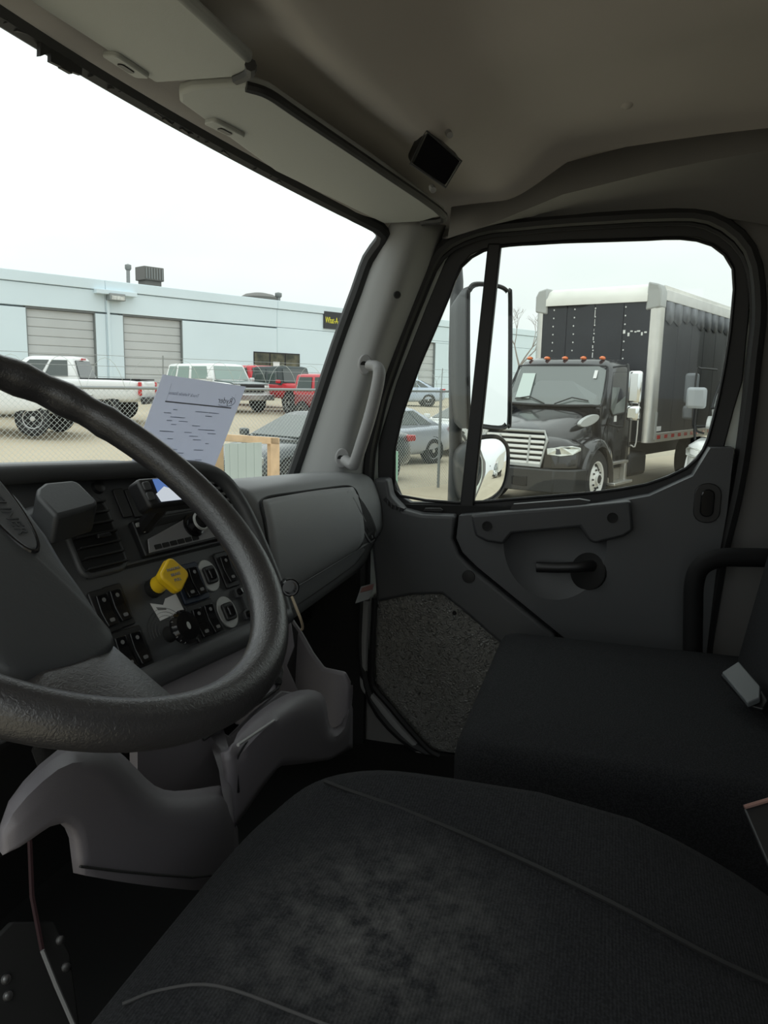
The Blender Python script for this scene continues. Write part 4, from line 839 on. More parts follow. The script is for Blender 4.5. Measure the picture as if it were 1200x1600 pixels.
# ------------------------------------------------------------------ vehicles
def place(o, x, y, z, az): o.location = (x, y, z); o.rotation_euler = (0, 0, math.radians(90-az))
def vthing(name, label, cat, group=None): return thing(name, label, cat, (0, 0, 0), group)
def ringy(x, w, z0, z1, e=.1, wt=None):
    wt = w*.9 if wt is None else wt
    L = [(-w*.93, z0), (-w, z0+.12), (-w*1.0, z0+(z1-z0)*.6), (-(w+wt)/2*.99, z1-e*.45), (-wt, z1)]
    return [V((x, y, z)) for y, z in L]+[V((x, -y, z)) for y, z in reversed(L)]
def quad(mb, a, b, c, d, i=.06, off=.012, j=None, ctr=V((0, 0, 1))):
    a, b, c, d = map(V, (a, b, c, d)); j = i if j is None else j; n = (b-a).cross(d-a).normalized(); m = (a+b+c+d)/4
    if n.dot(m-ctr) < 0: n = -n
    def bl(s, t): return a*(1-s)*(1-t)+b*s*(1-t)+c*s*t+d*(1-s)*t
    P = [bl(i, j), bl(1-i, j), bl(1-i, 1-j), bl(i, 1-j)]
    return mb.prism([p+n*off*.2 for p in P], n*off*.8)
def wheels(root, axles, tr, R, w, rimm, spokes=9, hub=None):
    for x in axles:
        for s in (1, -1):
            o = (x, s*tr, R)
            t = MB().lathe([(R*.62, -w/2), (R*.93, -w/2), (R, -w*.36), (R, w*.36), (R*.93, w/2), (R*.64, w/2), (R*.6, w*.2)], o, (0, s, 0), 26).build('wheel', M['tyre'], root)
            r = MB(); r.lathe([(R*.65, w*.5), (R*.60, w*.46), (R*.55, w*.15), (.01, w*.12)], o, (0, s, 0), 26, False)
            for k in range(spokes):
                a = 2*math.pi*k/spokes; f = Fr((x, s*(tr+w*.34), R), (math.cos(a), 0, math.sin(a)), (0, s, 0)); r.box((R*.36, 0, 0), (R*.5, w*.12, R*.11), f)
            r.lathe([(R*.16, w*.2), (R*.16, w*.46), (.01, w*.48)], o, (0, s, 0), 14)
            r.build('rim', rimm, t)
            MB().lathe([(R*1.14, 0), (R*1.14, .01), (.01, .01)], (x, s*(tr+w/2-.03), R), (0, s, 0), 24).build('wheel_arch', M['deep'], root)
def car(name, label, cat, paint, st, gh, axles, R, rimm, track, lamp_r=None, lamp_f=None, group=None, roofm=None, glassm=None, bumper=None):
    """st: stations (x, halfwidth, z0, z1, halfwidth at top); gh: greenhouse (base rear x, base front x, belt z, base halfw, roof rear x, roof front x, roof z, roof halfw, side window splits)"""
    r = vthing(name, label, cat, group)
    MB().loft([ringy(*s[:4], wt=s[4]) for s in st]).build('body', paint, r, smooth=50, sub=1)
    br, bf, bz, bw, tr_, tf, tz, tw, spl_ = gh
    def at(t, y, u):  # u 0 rear 1 front ; t 0 belt 1 roof
        x0 = br+(tr_-br)*t; x1 = bf+(tf-bf)*t; return V((x0+(x1-x0)*u, y*(bw+(tw-bw)*t), bz+(tz-bz)*t))
    def rr(t, k=1.): return [at(t, s*k, u) for s, u in ((-1, 0), (-1, .33), (-1, .66), (-1, 1), (-.5, 1.02), (.5, 1.02), (1, 1), (1, .66), (1, .33), (1, 0), (.5, -.015), (-.5, -.015))]
    g = MB().loft([[p-V((0, 0, .06)) for p in rr(0)], rr(0), rr(.93)]+[[V((p.x*.985+(tr_+tf)/2*.015, p.y*.93, p.z+.0)) for p in rr(1.0)], [V((p.x*.9+(tr_+tf)/2*.1, p.y*.7, tz+.03)) for p in rr(1.0)]]).build('cabin', roofm or paint, r, smooth=50)
    gm = glassm or M['darkglass']; cen = V(((br+bf)/2, 0, bz))
    for s in (1, -1):
        for u0, u1 in spl_:
            quad(MB(), at(.04, s, u0), at(.04, s, u1), at(.93, s, u1), at(.93, s, u0), .04, .02, .08, cen).build('side_window', gm, g, smooth=0)
        MB().box((bf-.05, s*(bw+.12), bz+.08), (.12, .2, .14)).build('door_mirror', paint, r, bevel=.03)
    def build_(q, n): return q.build(n, gm, g, smooth=0)
    mbq = MB(); quad(mbq, at(.02, -1, 1.015), at(.02, 1, 1.015), at(.93, 1, 1.015), at(.93, -1, 1.015), .07, .025, .06, cen); build_(mbq, 'windshield')
    mbq = MB(); quad(mbq, at(.02, -1, -.012), at(.02, 1, -.012), at(.93, 1, -.012), at(.93, -1, -.012), .08, .025, .08, cen); build_(mbq, 'rear_window')
    wheels(r, axles, track, R, .22, rimm)
    for lst, mm, nm in ((lamp_r, M['red'], 'tail_lamp'), (lamp_f, M['lamp'], 'headlamp')):
        if lst:
            for s in (1, -1): MB().box((lst[0], s*lst[1], lst[2]), lst[3]).build(nm, mm, r, bevel=.025)
    if bumper:
        for x, z, w, h, mm in bumper: MB().box((x, 0, z), (.16, w, h)).build('bumper', mm, r, bevel=.03)
    return r
def sedan(label, paint, group=None):
    return car('sedan', label, 'car', paint,
        [(-2.36, .62, .42, .92, .55), (-2.30, .80, .30, 1.02, .70), (-1.9, .89, .24, 1.06, .78), (-1.2, .91, .22, 1.00, .82), (0, .91, .20, .97, .84), (.9, .91, .22, .98, .82), (1.6, .89, .24, .88, .76), (2.2, .80, .28, .74, .66), (2.38, .62, .36, .66, .52)],
        (-1.75, 1.05, .98, .80, -.85, .12, 1.44, .58, ((.10, .28), (.29, .60), (.62, .92))), (-1.38, 1.40), .335, M['rim'], .80, (-2.20, .70, .90, (.24, .34, .14)), (2.15, .66, .66, (.30, .34, .14)), group)
silver = mat('paint_silver', (.44, .47, .53), .28, .3, coat=.5); dgrey = mat('paint_grey', (.055, .065, .07), .25, .2, coat=.5); redp = mat('paint_red', (.50, .02, .03), .35, coat=.3); whitep = mat('paint_white', (.74, .75, .74), .35, coat=.3)
greenglass = mat('green_glass', (.25, .33, .30), .1, spec=.6)
def drop(o, px, py, d, az, z=None):
    """stand a vehicle on the lot where the line of sight through its middle meets it at distance d"""
    w = dep(px, py, d); q = (w-LO).dot(LQ); place(o, w.x, w.y, gz(q) if z is None else z, az)
c_ = sedan('silver sedan with red tail lamps parked behind the fence', silver); drop(c_, 582, 690, 19.9, -60)
c_ = sedan('dark grey sedan parked behind wooden frame and chain link fence', dgrey); drop(c_, 488, 690, 15.6, -66)
c_ = sedan('white sedan parked beyond the tail of the silver sedan', whitep); drop(c_, 735, 660, 24, -57)
def pickup(label, paint, crew=1.0, group=None):
    r = car('pickup_truck', label, 'pickup truck', paint,
        [(-2.95, .90, .62, 1.22, .90), (-2.9, .98, .55, 1.25, .95), (-1.0, 1.0, .48, 1.27, .96), (0, 1.0, .46, 1.26, .96), (1.2, 1.0, .46, 1.24, .94), (1.9, .99, .48, 1.18, .88), (2.75, .95, .55, 1.08, .8), (2.9, .85, .6, 1.0, .7)],
        (-1.0, 1.45, 1.24, .90, -.80, .55, 1.90, .70, ((.10, .44), (.47, .88))), (-1.85, 1.85), .40, M['rim'], .86, (-2.90, .90, .98, (.1, .12, .42)), (2.72, .78, .92, (.26, .28, .22)), group, bumper=((-3.0, .62, 1.9, .22, M['black']), (2.95, .6, 1.9, .24, M['steel'])))
    MB().box((-1.97, 0, 1.262), (1.85, 1.66, .05)).build('bed_liner', M['black'], r, bevel=.01)
    MB().box((-.90, 0, 1.86), (.05, .3, .06)).build('brake_lamp', M['red'], r); return r
pk1 = pickup('white pickup truck by the first roller door seen from behind', whitep); drop(pk1, 88, 610, 24.5, -18)
pk2 = pickup('white pickup truck mostly hidden at the windshield edge behind steering wheel', whitep); drop(pk2, -40, 635, 20.5, 160)
cu = car('utility_wagon', 'old white utility wagon with chrome bumper facing the lot', 'car', whitep,
    [(-2.5, .86, .6, 1.15, .84), (-2.4, .97, .5, 1.2, .92), (0, 1.0, .46, 1.22, .96), (1.3, .99, .46, 1.20, .94), (2.3, .98, .5, 1.14, .93), (2.45, .95, .56, 1.08, .90)],
    (-2.4, 1.1, 1.2, .93, -2.25, .75, 1.86, .80, ((.03, .22), (.25, .52), (.56, .93))), (-1.6, 1.6), .40, M['steel'], .86, None, (2.44, .72, .92, (.06, .24, .18)), None, glassm=greenglass, bumper=((2.55, .58, 1.95, .24, M['steel']),))
MB().box((2.46, 0, .92), (.05, 1.15, .30)).build('grille', M['black'], cu, bevel=.01)
MB().loft([[V((x, y, z)) for x, z in ((1.15, 1.225), (2.3, 1.15), (2.42, 1.1), (2.3, 1.10), (1.15, 1.19))] for y in (-.88, .88)]).build('hood', mat('hood_dark', (.10, .13, .13), .3, coat=.4), cu)
drop(cu, 338, 610, 32, 207)
ru = car('utility_wagon', 'red utility wagon parked between old white wagon and red jeep', 'car', redp,
    [(-2.2, .86, .6, 1.12, .84), (-2.1, .94, .5, 1.16, .9), (0, .95, .46, 1.18, .92), (2.0, .95, .48, 1.12, .9), (2.2, .9, .55, 1.05, .86)],
    (-2.1, 1.0, 1.15, .9, -1.95, .6, 1.86, .78, ((.03, .26), (.29, .56), (.6, .93))), (-1.35, 1.4), .38, M['rim'], .82, None, (2.18, .7, .9, (.06, .24, .2)))
drop(ru, 400, 610, 36.5, 210)
def jeep(label, top, paint):
    r = car('off_roader', label, 'car', paint,
        [(-1.95, .70, .65, 1.15, .70), (-1.9, .76, .6, 1.2, .74), (0, .78, .55, 1.2, .75), (.6, .76, .55, 1.22, .7), (1.6, .60, .6, 1.18, .56), (1.72, .58, .65, 1.15, .54)],
        (-1.9, .55, 1.18, .74, -1.75, .32, 1.86, .66, ((.06, .50), (.56, .90))), (-1.2, 1.25), .42, M['rim'], .74, None, (1.70, .42, 1.0, (.08, .2, .2)), None, roofm=top, glassm=None, bumper=((1.95, .68, 1.7, .2, M['trimgrey']),))
    for s in (1, -1):
        MB().loft([[V((x, s*y, z)) for y, z in ((.55, .98), (.92, .96), (.92, .90), (.55, .90))] for x in (.75, 1.9)]).build('fender', paint, r, bevel=.03)
    g = MB().box((1.73, 0, .98), (.04, .62, .36)).build('grille', paint, r, bevel=.02)
    for k in range(7): MB().box((1.755, -.24+.08*k, .98), (.01, .035, .28)).build('grille_slot', M['deep'], g)
    MB().box((.52, 0, 1.5), (.05, 1.5, .62)).build('windshield_frame', paint, r, bevel=.03) if 0 else None
    return r
j1 = jeep('red jeep-shaped off-roader with dark top and grey bumper', mat('soft_top', (.06, .075, .075), .8), redp); drop(j1, 452, 612, 32.2, 214)
j2 = jeep('dark red off-roader half hidden behind the windshield pillar', redp, mat('paint_maroon', (.22, .015, .02), .35, coat=.3)); drop(j2, 530, 620, 28, 214)
c_ = sedan('grey green sedan behind off-roaders at the windshield pillar', mat('paint_greygreen', (.20, .26, .25), .3, coat=.4)); drop(c_, 545, 606, 35, -40)
c_ = sedan('small pale blue sedan far beyond the fence', mat('paint_paleblue', (.45, .52, .62), .3, coat=.4)); drop(c_, 628, 626, 43, -20)

# wooden frame and leaning sheet by the fence
DW = 7.6
wf = thing('wooden_frame', 'raw lumber frame with diagonal brace standing at the fence', 'frame', onp(430, 800, dep(400, 700, DW), LQ))
WO = dep(400, 700, DW); wq = LQ*-1
def wp(x, y): return onp(x, y, WO, LQ)
def beam(pts, name, t=.06): MB().prism([wp(a, b) for a, b in pts], LQ*t).build(name, M['wood'], wf, bevel=.004)
def vdown(x, y): p = wp(x, y); return V((p.x, p.y, 0))
beam([(346, 678), (435, 684), (437, 695), (346, 689)], 'top_rail')
pA, pB = wp(423, 684), wp(437, 684); MB().prism([pA, pB, V((pB.x, pB.y, 0)), V((pA.x, pA.y, 0))], LQ*.06).build('post', M['wood'], wf, bevel=.004)
pA, pB = wp(342, 678), wp(356, 679); MB().prism([pA+LQ*.07, pB+LQ*.07, V((pB.x, pB.y, 0))+LQ*.07, V((pA.x, pA.y, 0))+LQ*.07], LQ*.06).build('post', M['wood'], wf, bevel=.004)
br0, br1 = wp(398, 714), wp(420, 752); 
MB().prism([wp(396, 712)+LQ*.07, wp(402, 712)+LQ*.07, wp(434, 790)+LQ*.07, wp(426, 790)+LQ*.07], LQ*.04).build('brace', M['wood'], wf, bevel=.004)
pA, pB = wp(340, 692)-LQ*.12, wp(397, 690)-LQ*.12
ps_ = thing('leaning_sheet', 'grey green sheet metal panel leaning against the wooden frame', 'panel', V((pA.x, pA.y, 0)))
NP = 9
for k in range(NP):
    u0, u1 = k/NP, (k+.985)/NP; a, b = pA+(pB-pA)*u0, pA+(pB-pA)*u1
    MB().prism([a, b, V((b.x, b.y, 0)), V((a.x, a.y, 0))], -LQ*(.004+.003*(k % 2))).build('rib', M['panelgrey'], ps_, smooth=0)
MB().prism([pA, pB, V((pB.x, pB.y, 0)), V((pA.x, pA.y, 0))], LQ*.01).build('sheet', M['panelgrey'], ps_, smooth=0)
g0 = onZ(618, 762, 0); gp = dep(617, 735, 9.0)
props(MB().tube([V((gp.x, gp.y, 0)), V((gp.x, gp.y, dep(617, 705, 9.0).z))], .035, 10).build('bollard_post', mat('green_post', (.25, .42, .33), .6), smooth=40), 'slim pale green post standing in front of grey car', 'post')

# ------------------------------------------------------------------ box truck and white trucks
def cab(r, paint, lights=True, mirrors=True, rimm=None):
    # hood, fenders, cab built in local axes with the front axle at x = 0
    H = MB()
    def hs(x, w, zt, wt, zb=.62): return [V((x, y, z)) for y, z in ((-w, zb), (-w, zb+.35), (-w*.985, zt-.22), (-wt, zt-.05), (-wt*.6, zt), (wt*.6, zt), (wt, zt-.05), (w*.985, zt-.22), (w, zb+.35), (w, zb))]
    H.loft([hs(-.42, .98, 1.78, .80), hs(0, .90, 1.66, .70), hs(.5, .80, 1.52, .60), hs(.9, .68, 1.38, .52), hs(1.0, .62, 1.32, .48)])
    H.build('hood', paint, r, smooth=50, sub=1)
    for s in (1, -1):
        F = MB(); secs = []
        for a in range(-8, 9):
            t = math.radians(90+a*11.5); x, z = .64*math.cos(t), .52+.70*math.sin(t)
            x = x*1.02
            secs.append([V((x, s*.62, z)), V((x, s*1.02, z+.0)), V((x*.98, s*1.10, z-.05)), V((x*.92, s*1.12, z-.16)), V((x*.86, s*1.06, z-.18)), V((x*.88, s*.62, z-.14))])
        F.loft(secs).build('fender', paint, r, smooth=50)
        MB().loft([[V((x, s*y, z)) for y, z in ((.55, .72), (w, .74), (w, zt-.08), (w-.12, zt), (.5, zt+.05))] for x, w, zt in ((.42, 1.07, 1.12), (.66, 1.04, 1.20), (.92, .92, 1.20), (1.04, .78, 1.12))]).build('fender_nose', paint, r, smooth=50)
        hl = MB().loft([[V((x, s*y, z)) for x, y, z in ((.70, 1.045, 1.02), (.88, .985, .955), (1.0, .83, .93), (1.075, .62, .95), (1.06, .60, 1.06), (.98, .82, 1.10), (.86, .97, 1.11), (.70, 1.04, 1.08))], [V((x+.03, s*(y+.02), z)) for x, y, z in ((.70, 1.04, 1.03), (.88, .98, .97), (1.0, .83, .945), (1.075, .62, .96), (1.06, .60, 1.05), (.98, .82, 1.085), (.86, .97, 1.095), (.70, 1.035, 1.07))]]).build('headlamp', M['lamp'], r, smooth=0, bevel=.01)
        vn_ = MB(); fv = Fr((.12, s*.885, 1.50), (.97, -s*.2, -.24), (0, 0, 1)); MB().plate(fv, oval(.56, .17, 24), -.04, .03).build('hood_vent', M['ring'], r, bevel=.01)
        for k in range(5): MB().box((0, -.05+.025*k, -.032*s), (.42-.12*abs(k-2)*.5, .008, .01), fv).build('vent_slot', M['black'], r)
    # cab
    C = MB()
    def cs(z, x0, x1, w, cr=.12): return [V((x, y, z)) for x, y in ((x0, -w), (x0, w), (x1-cr*1.6, w), (x1-cr*.4, w-cr*.7), (x1, w-cr*2.2), (x1, -w+cr*2.2), (x1-cr*.4, -w+cr*.7), (x1-cr*1.6, -w))]
    cb = C.loft([cs(.62, -1.62, -.45, 1.0), cs(1.0, -1.62, -.45, 1.0), cs(1.70, -1.62, -.22, 1.0), cs(2.40, -1.62, -.55, .93), cs(2.52, -1.58, -.64, .88), cs(2.59, -1.5, -.8, .75)]).build('cab_shell', paint, r, smooth=40)
    MB().prism([V((-.235+.06-(z-1.74)*.478, y, z)) for y, z in ((-.72, 1.86), (-.44, 1.84), (-.44, 2.30), (-.70, 2.30))], (.006, 0, .003)).build('dash_paper', M['sheetgreen'], cb, smooth=0)
    MB().prism([V((-.235+.06-(z-1.74)*.478, y, z)) for y, z in ((.70, 2.22), (.76, 2.22), (.76, 2.36), (.70, 2.36))], (.006, 0, .003)).build('sticker', M['white'], cb, smooth=0)
    for z0 in (0,):
        a = V((-.235+.03, -.80, 1.74)); b = V((-.235+.03, .80, 1.74)); c = V((-.56+.03, .76, 2.42)); d = V((-.56+.03, -.76, 2.42))
        MB().prism([a, V((-.185, 0, 1.72)), b, V((-.30, .93, 1.76)), V((-.60, .865, 2.36)), c, V((-.54, 0, 2.44)), d, V((-.60, -.865, 2.36)), V((-.30, -.93, 1.76))], V((.028, 0, .012))).build('windshield', M['truckglass'], cb, smooth=0)
        MB().tube(catmull([V((-.155, 0, 1.73)), V((-.18, .80, 1.75)), V((-.27, .955, 1.79)), V((-.585, .885, 2.36)), V((-.525, .76, 2.44)), V((-.505, 0, 2.46)), V((-.525, -.76, 2.44)), V((-.585, -.885, 2.36)), V((-.27, -.955, 1.79)), V((-.18, -.80, 1.75))], 3, True), .022, 6, True).build('windshield_seal', M['rubber'], cb)
    for s in (1, -1):
        W = [(-1.42, 1.64), (-.62, 1.58), (-.50, 1.70), (-.72, 2.33), (-1.40, 2.35)]
        def wy(z): return 1.0-.10*max(0, (z-1.7)/.7)
        MB().prism([V((x, s*(wy(z)+.004), z)) for x, z in W], (0, s*.012, 0)).build('side_window', M['truckglass'], cb, smooth=0)
        MB().tube([V((x, s*(wy(z)+.012), z)) for x, z in W], .018, 6, True).build('window_seal', M['rubber'], cb)
        MB().box((-1.0, s*1.005, 1.30), (.12, .03, .06)).build('door_handle', M['black'], cb, bevel=.01)
        MB().box((-.78, s*1.004, 1.52), (.11, .012, .11)).build('sticker', M['white'], cb)
        MB().tube([V((-.47, s*1.003, .7)), V((-.47, s*1.003, 1.55)), V((-.52, s*1.003, 1.62))], .008, 5).build('door_seam', M['deep'], cb); MB().tube([V((-1.5, s*1.003, .7)), V((-1.5, s*1.003, 1.8)), V((-1.48, s*.93, 2.38))], .008, 5).build('door_seam', M['deep'], cb)
        stp = MB().box((-.98, s*1.02, .36), (.86, .30, .05)).build('step', M['alum'], r, bevel=.01)
        MB().box((-.98, s*.98, .72), (.86, .18, .05)).build('upper_tread', M['alum'], stp, bevel=.01)
        for x in (-1.36, -.60): MB().box((x, s*1.0, .54), (.10, .10, .36)).build('step_side', M['alum'], stp, bevel=.01)
        MB().box((-.98, s*.93, .54), (.7, .04, .34)).build('step_back', mat('step_tan', (.25, .23, .19), .7), stp)
        MB().box((-2.0, s*.80, .62), (.9, .5, .45)).build('fuel_tank', M['chassis'], r, bevel=.08)
        if mirrors:
            mi = MB().tube(catmull([V((-.55, s*1.0, 2.42)), V((-.45, s*1.25, 2.44)), V((-.42, s*1.32, 2.38)), V((-.42, s*1.32, 1.5)), V((-.45, s*1.25, 1.40)), V((-.5, s*1.0, 1.42))], 4), .018, 6).build('mirror_arm', M['black'], r)
            MB().box((-.52, s*1.42, 2.08), (.14, .24, .56)).build('mirror_head', rimm or M['chromed'], mi, bevel=.05)
            MB().box((-.52, s*1.42, 1.64), (.16, .24, .26)).build('wide_mirror', rimm or M['chromed'], mi, bevel=.05)
        MB().tube(catmull([V((-1.66, s*.99, 1.0)), V((-1.70, s*1.08, 1.05)), V((-1.70, s*1.08, 2.0))], 4), .016, 6).build('grab_rail', M['steel'], r)
    g = MB().plate(Fr((1.02, 0, 1.02), (0, 1, 0), (-.12, 0, 1)), [(-.50, -.26), (.50, -.26), (.58, .18), (.52, .30), (-.52, .30), (-.58, .18)], -.06, .03).build('grille', M['deep'], r, bevel=.01)
    gf = Fr((1.055, 0, 1.02), (0, 1, 0), (-.12, 0, 1))
    for k in range(6): MB().box((0, -.22+.088*k, 0), (1.04+.015*k, .050, .03), gf).build('grille_bar', M['wheelw'], g, bevel=.01)
    MB().tube([gf(a, b) for a, b in ((-.51, -.27), (.51, -.27), (.59, .18), (.53, .31), (-.53, .31), (-.59, .18))], .026, 6, True).build('grille_surround', M['ring'], g)
    for s in (1, -1): MB().box((s*.28, 0, .01), (.03, .46, .03), gf).build('grille_post', M['ring'], g)
    bp = MB().loft([[V((x, y, z)) for x, y in ((.62, -1.14), (.95, -1.08), (1.18, -.8), (1.24, 0), (1.18, .8), (.95, 1.08), (.62, 1.14), (.62, .9), (1.0, .6), (1.0, -.6), (.62, -.9))] for z in (.34, .72)]).build('bumper', M['bump'], r, smooth=30, bevel=.02)
    MB().box((1.215, 0, .50), (.04, .7, .16)).build('air_slot', M['deep'], bp, bevel=.01)
    if lights:
        for k in range(5):
            y = -.72+.36*k; MB().ball((-.72, y, 2.585), (.09, .05, .035), 8).build('marker_lamp', M['amber'], r)
        for s in (1, -1): MB().tube([V((-.17, s*.1, 1.76)), V((-.20, s*.42, 1.88)), V((-.215, s*.72, 1.83))], .012, 5).build('wiper', M['black'], r)
    # front axle
    for s in (1, -1):
        o = (0, s*.93, .5)
        t = MB().lathe([(.30, -.13), (.46, -.13), (.5, -.09), (.5, .09), (.46, .13), (.31, .13), (.29, .06)], o, (0, s, 0), 32).build('wheel', M['tyre'], r)
        MB().lathe([(.31, .125), (.285, .12), (.27, .05), (.20, .07), (.15, .12), (.10, .13), (.10, .17), (.01, .175)], o, (0, s, 0), 28, False).build('rim', M['wheelw'], t)
        for k in range(10):
            a = 2*math.pi*k/10; MB().ball((.165*math.cos(a), s*(.93+.13), .5+.165*math.sin(a)), .018, 6).build('wheel_nut', M['chassis'], t)
        for k in range(5):
            a = 2*math.pi*(k+.5)/5; MB().lathe([(.034, 0), (.034, .004), (.001, .004)], (.235*math.cos(a), s*(.93+.063), .5+.235*math.sin(a)), (0, s, 0), 10).build('hand_hole', M['deep'], t)
        MB().lathe([(.075, .12), (.075, .18), (.001, .19)], o, (0, s, 0), 14).build('hub_cap', M['chassis'], t)
    MB().box((-4.2, 0, .78), (7.4, .9, .28)).build('frame_rail', M['chassis'], r)
    MB().box((-.9, 0, .55), (1.6, 1.5, .2)).build('engine_bay', M['chassis'], r)
    for s in (1, -1):
        for dy in (.80, 1.08): MB().lathe([(.30, -.13), (.46, -.13), (.5, -.09), (.5, .09), (.46, .13), (.31, .13)], (-5.8, s*dy, .5), (0, s, 0), 24).build('rear_wheel', M['tyre'], r)
M['sheetgreen'] = mat('windshield_paper', (.55, .63, .60), .6); M['truckglass'] = mat('truck_glass', (.13, .15, .145), .08, spec=.9, coat=.3); M['shell'] = mat('mirror_back', (.12, .13, .14), .5); M['chromed'] = mat('chrome', (.75, .76, .76), .12, 1.0); M['bump'] = mat('bumper_grey', (.02, .021, .022), .4)
bt = vthing('box_truck', 'black box truck with five amber roof lamps parked opposite passenger door', 'truck')
cab(bt, M['truckblack'])
BX0, BX1, BW, BZ0, BZ1 = -1.95, -9.2, 1.22, 1.06, 3.98
for k in range(4):
    y0, y1 = -1.16+.58*k, -1.16+.58*(k+1)
    MB().box((BX0+.0, (y0+y1)/2, (BZ0+BZ1-.3)/2), (.06, (y1-y0)-.014, BZ1-.3-BZ0)).build('front_panel', M['boxblack'], bt, bevel=.006)
rv = MB()
random.seed(11)
for y in (-.86, -.42, .02, .62, 1.12):
    for k in range(9):
        rv.ball((BX0+.034, y+random.uniform(-.006, .006), 2.3+.16*k), (.006, .016, .016), 6)
rv.build('rivets', M['wheelw'], bt)['kind'] = 'stuff'
pt = MB()
for k in range(7): pt.box((BX0+.033, .62+.07*k+random.uniform(-.02, .02), 3.10+random.uniform(-.03, .03)), (.004, random.uniform(.03, .07), random.uniform(.02, .07)))
for k in range(10): pt.box((BX0+.033, .012+random.uniform(-.01, .01), 2.05+.16*k), (.004, random.uniform(.006, .02), random.uniform(.04, .13)))
pt.build('peeled_paint', M['wheelw'], bt, smooth=0)['kind'] = 'stuff'
for s in (1, -1):
    MB().loft([[V((x, s*y, z)) for x, y in ((BX0+.04, 1.10), (BX0+.045, 1.17), (BX0+.0, 1.235), (BX0-.10, 1.262), (BX0-.26, 1.262), (BX0-.26, 1.14), (BX0-.08, 1.12))] for z in (BZ0-.02, BZ1-.3)]).build('corner_post', M['alum'], bt, smooth=50)
    MB().loft([[V((x, s*y, z)) for y, z in ((1.27, 3.55), (1.275, 3.85), (1.22, 3.97), (1.02, 4.02), (1.0, 3.5))] for x in (BX0+.06, BX0-.30)]).build('corner_cap', mat('cap_grey', (.36, .37, .36), .5) if s == 1 else M['ring'], bt, bevel=.03)
    npn = 8
    for k in range(npn):
        x0 = BX0-.26-(7.0/npn)*k; MB().box((x0-7.0/npn/2, s*1.235, (1.22+3.70)/2), (7.0/npn-.012, .03, 3.70-1.22)).build('side_panel', M['boxblack'], bt, bevel=.006)
    MB().box((BX0-.26-3.5, s*1.245, 3.80), (7.0, .05, .20)).build('upper_rail', M['alum'], bt, bevel=.008)
    lr = MB().box((BX0-.26-3.5, s*1.245, 1.13), (7.0, .05, .18)).build('lower_rail', M['alum'], bt, bevel=.008)
    for k in range(14): MB().box((BX0-.42-.42*k, s*1.272, 1.14), (.17, .008, .07)).build('reflector', M['red'], lr)
    MB().box((BX0-.42, s*1.255, 1.30), (.28, .01, .09)).build('caution_sticker', M['white'], bt); 
    MB().box((BX0-.20, s*1.272, 1.36), (.10, .01, .52)).build('serial_plate', M['ring'], bt)
MB().loft([[V((BX0+.075, y, 3.66)), V((BX0+.07, y, 3.78)), V((BX0-.02, y, 3.93)), V((BX0-.18, y, 4.0)), V((BX0-.40, y, 4.01)), V((BX0-.40, y, 3.66))] for y in (-1.03, 1.03)]).build('roof_cap', M['boxwhite'], bt, smooth=50)
MB().box((BX0-3.8, 0, 3.93), (7.0, 2.44, .10)).build('roof', M['boxwhite'], bt)
MB().box((BX0-3.7, 0, 2.5), (7.0, 2.40, 2.6)).build('box_core', M['chassis'], bt)
MB().box((BX0-.10, 0, 1.10), (.20, 2.3, .10)).build('front_sill', M['alum'], bt, bevel=.01)
# torn dark wrap hanging at the top of the box side
wr = MB(); random.seed(2)
for k in range(12):
    x = BX0-.34-.5*k; h = .34+.10*random.random()
    wr.loft([[V((x, 1.254, 3.70)), V((x-.25, 1.268, 3.70)), V((x-.48, 1.256, 3.70))], [V((x, 1.254, 3.70-h*.8)), V((x-.25, 1.272, 3.70-h)), V((x-.48, 1.256, 3.70-h*.75))]], False, False)
wr.build('torn_wrap', mat('wrap_grey', (.10, .105, .115), .6, var=(5, .6)), bt, smooth=60, solid=.004)
AZB = 112
def truck_at(o, px, py, d, az, side=1.05):
    w = dep(px, py, d); b = math.radians(az); f_ = -V((math.sin(b), math.cos(b), 0)); l_ = V((-f_.y, f_.x, 0)); p = w-l_*side; place(o, p.x, p.y, 0, az-180)
    return p
pbt = truck_at(bt, 932, 745, 13.3, AZB)
wt = vthing('white_truck', 'white truck at the rear window edge with round hood mirror', 'truck')
cab(wt, M['truckwhite'], True, True, M['shell'])
hm = MB().tube(catmull([V((.45, -1.0, 1.20)), V((.45, -1.03, 1.5)), V((.48, -1.02, 1.78))], 4), .022, 6).build('hood_mirror_arm', M['black'], wt)
MB().tube(catmull([V((.05, -.98, 1.30)), V((.25, -1.05, 1.36)), V((.46, -1.03, 1.60))], 4), .02, 6).build('hood_mirror_brace', M['black'], hm)
MB().box((.50, -1.02, 1.92), (.10, .34, .36)).build('hood_mirror', mat('mirror_shell', (.30, .32, .34), .45), hm, bevel=.07)
MB().box((-5.6, 0, 2.5), (7.0, 2.5, 2.9)).build('box_body', M['boxwhite'], wt, bevel=.03)
hl_ = dep(1079, 694, 12.9); b_ = math.radians(112); f_ = -V((math.sin(b_), math.cos(b_), 0)); l_ = V((-f_.y, f_.x, 0)); pw = hl_-f_*.95+l_*.92; place(wt, pw.x, pw.y, 0, -68)
print('slot spacing', (pw-pbt).dot(l_), 'setback', (pw-pbt).dot(f_))
# row of parked trucks that shows in the small convex mirror
def tree(o): return [(k, tree(k)) for k in o.children]
def dupt(o, parent=None):
    c = o.copy(); COL.objects.link(c)
    if parent is not None: c.parent = parent
    for k in list(o.children): dupt(k, c)
    return c
for k in range(3):
    o = dupt(wt); o['label'] = ('nearest', 'middle', 'farthest')[k]+' white truck of the row that shows in the convex mirror'; o['group'] = 'trucks reflected in the convex mirror'
    place(o, 3.4+.5*k, -15-4.6*k, 0, -60)

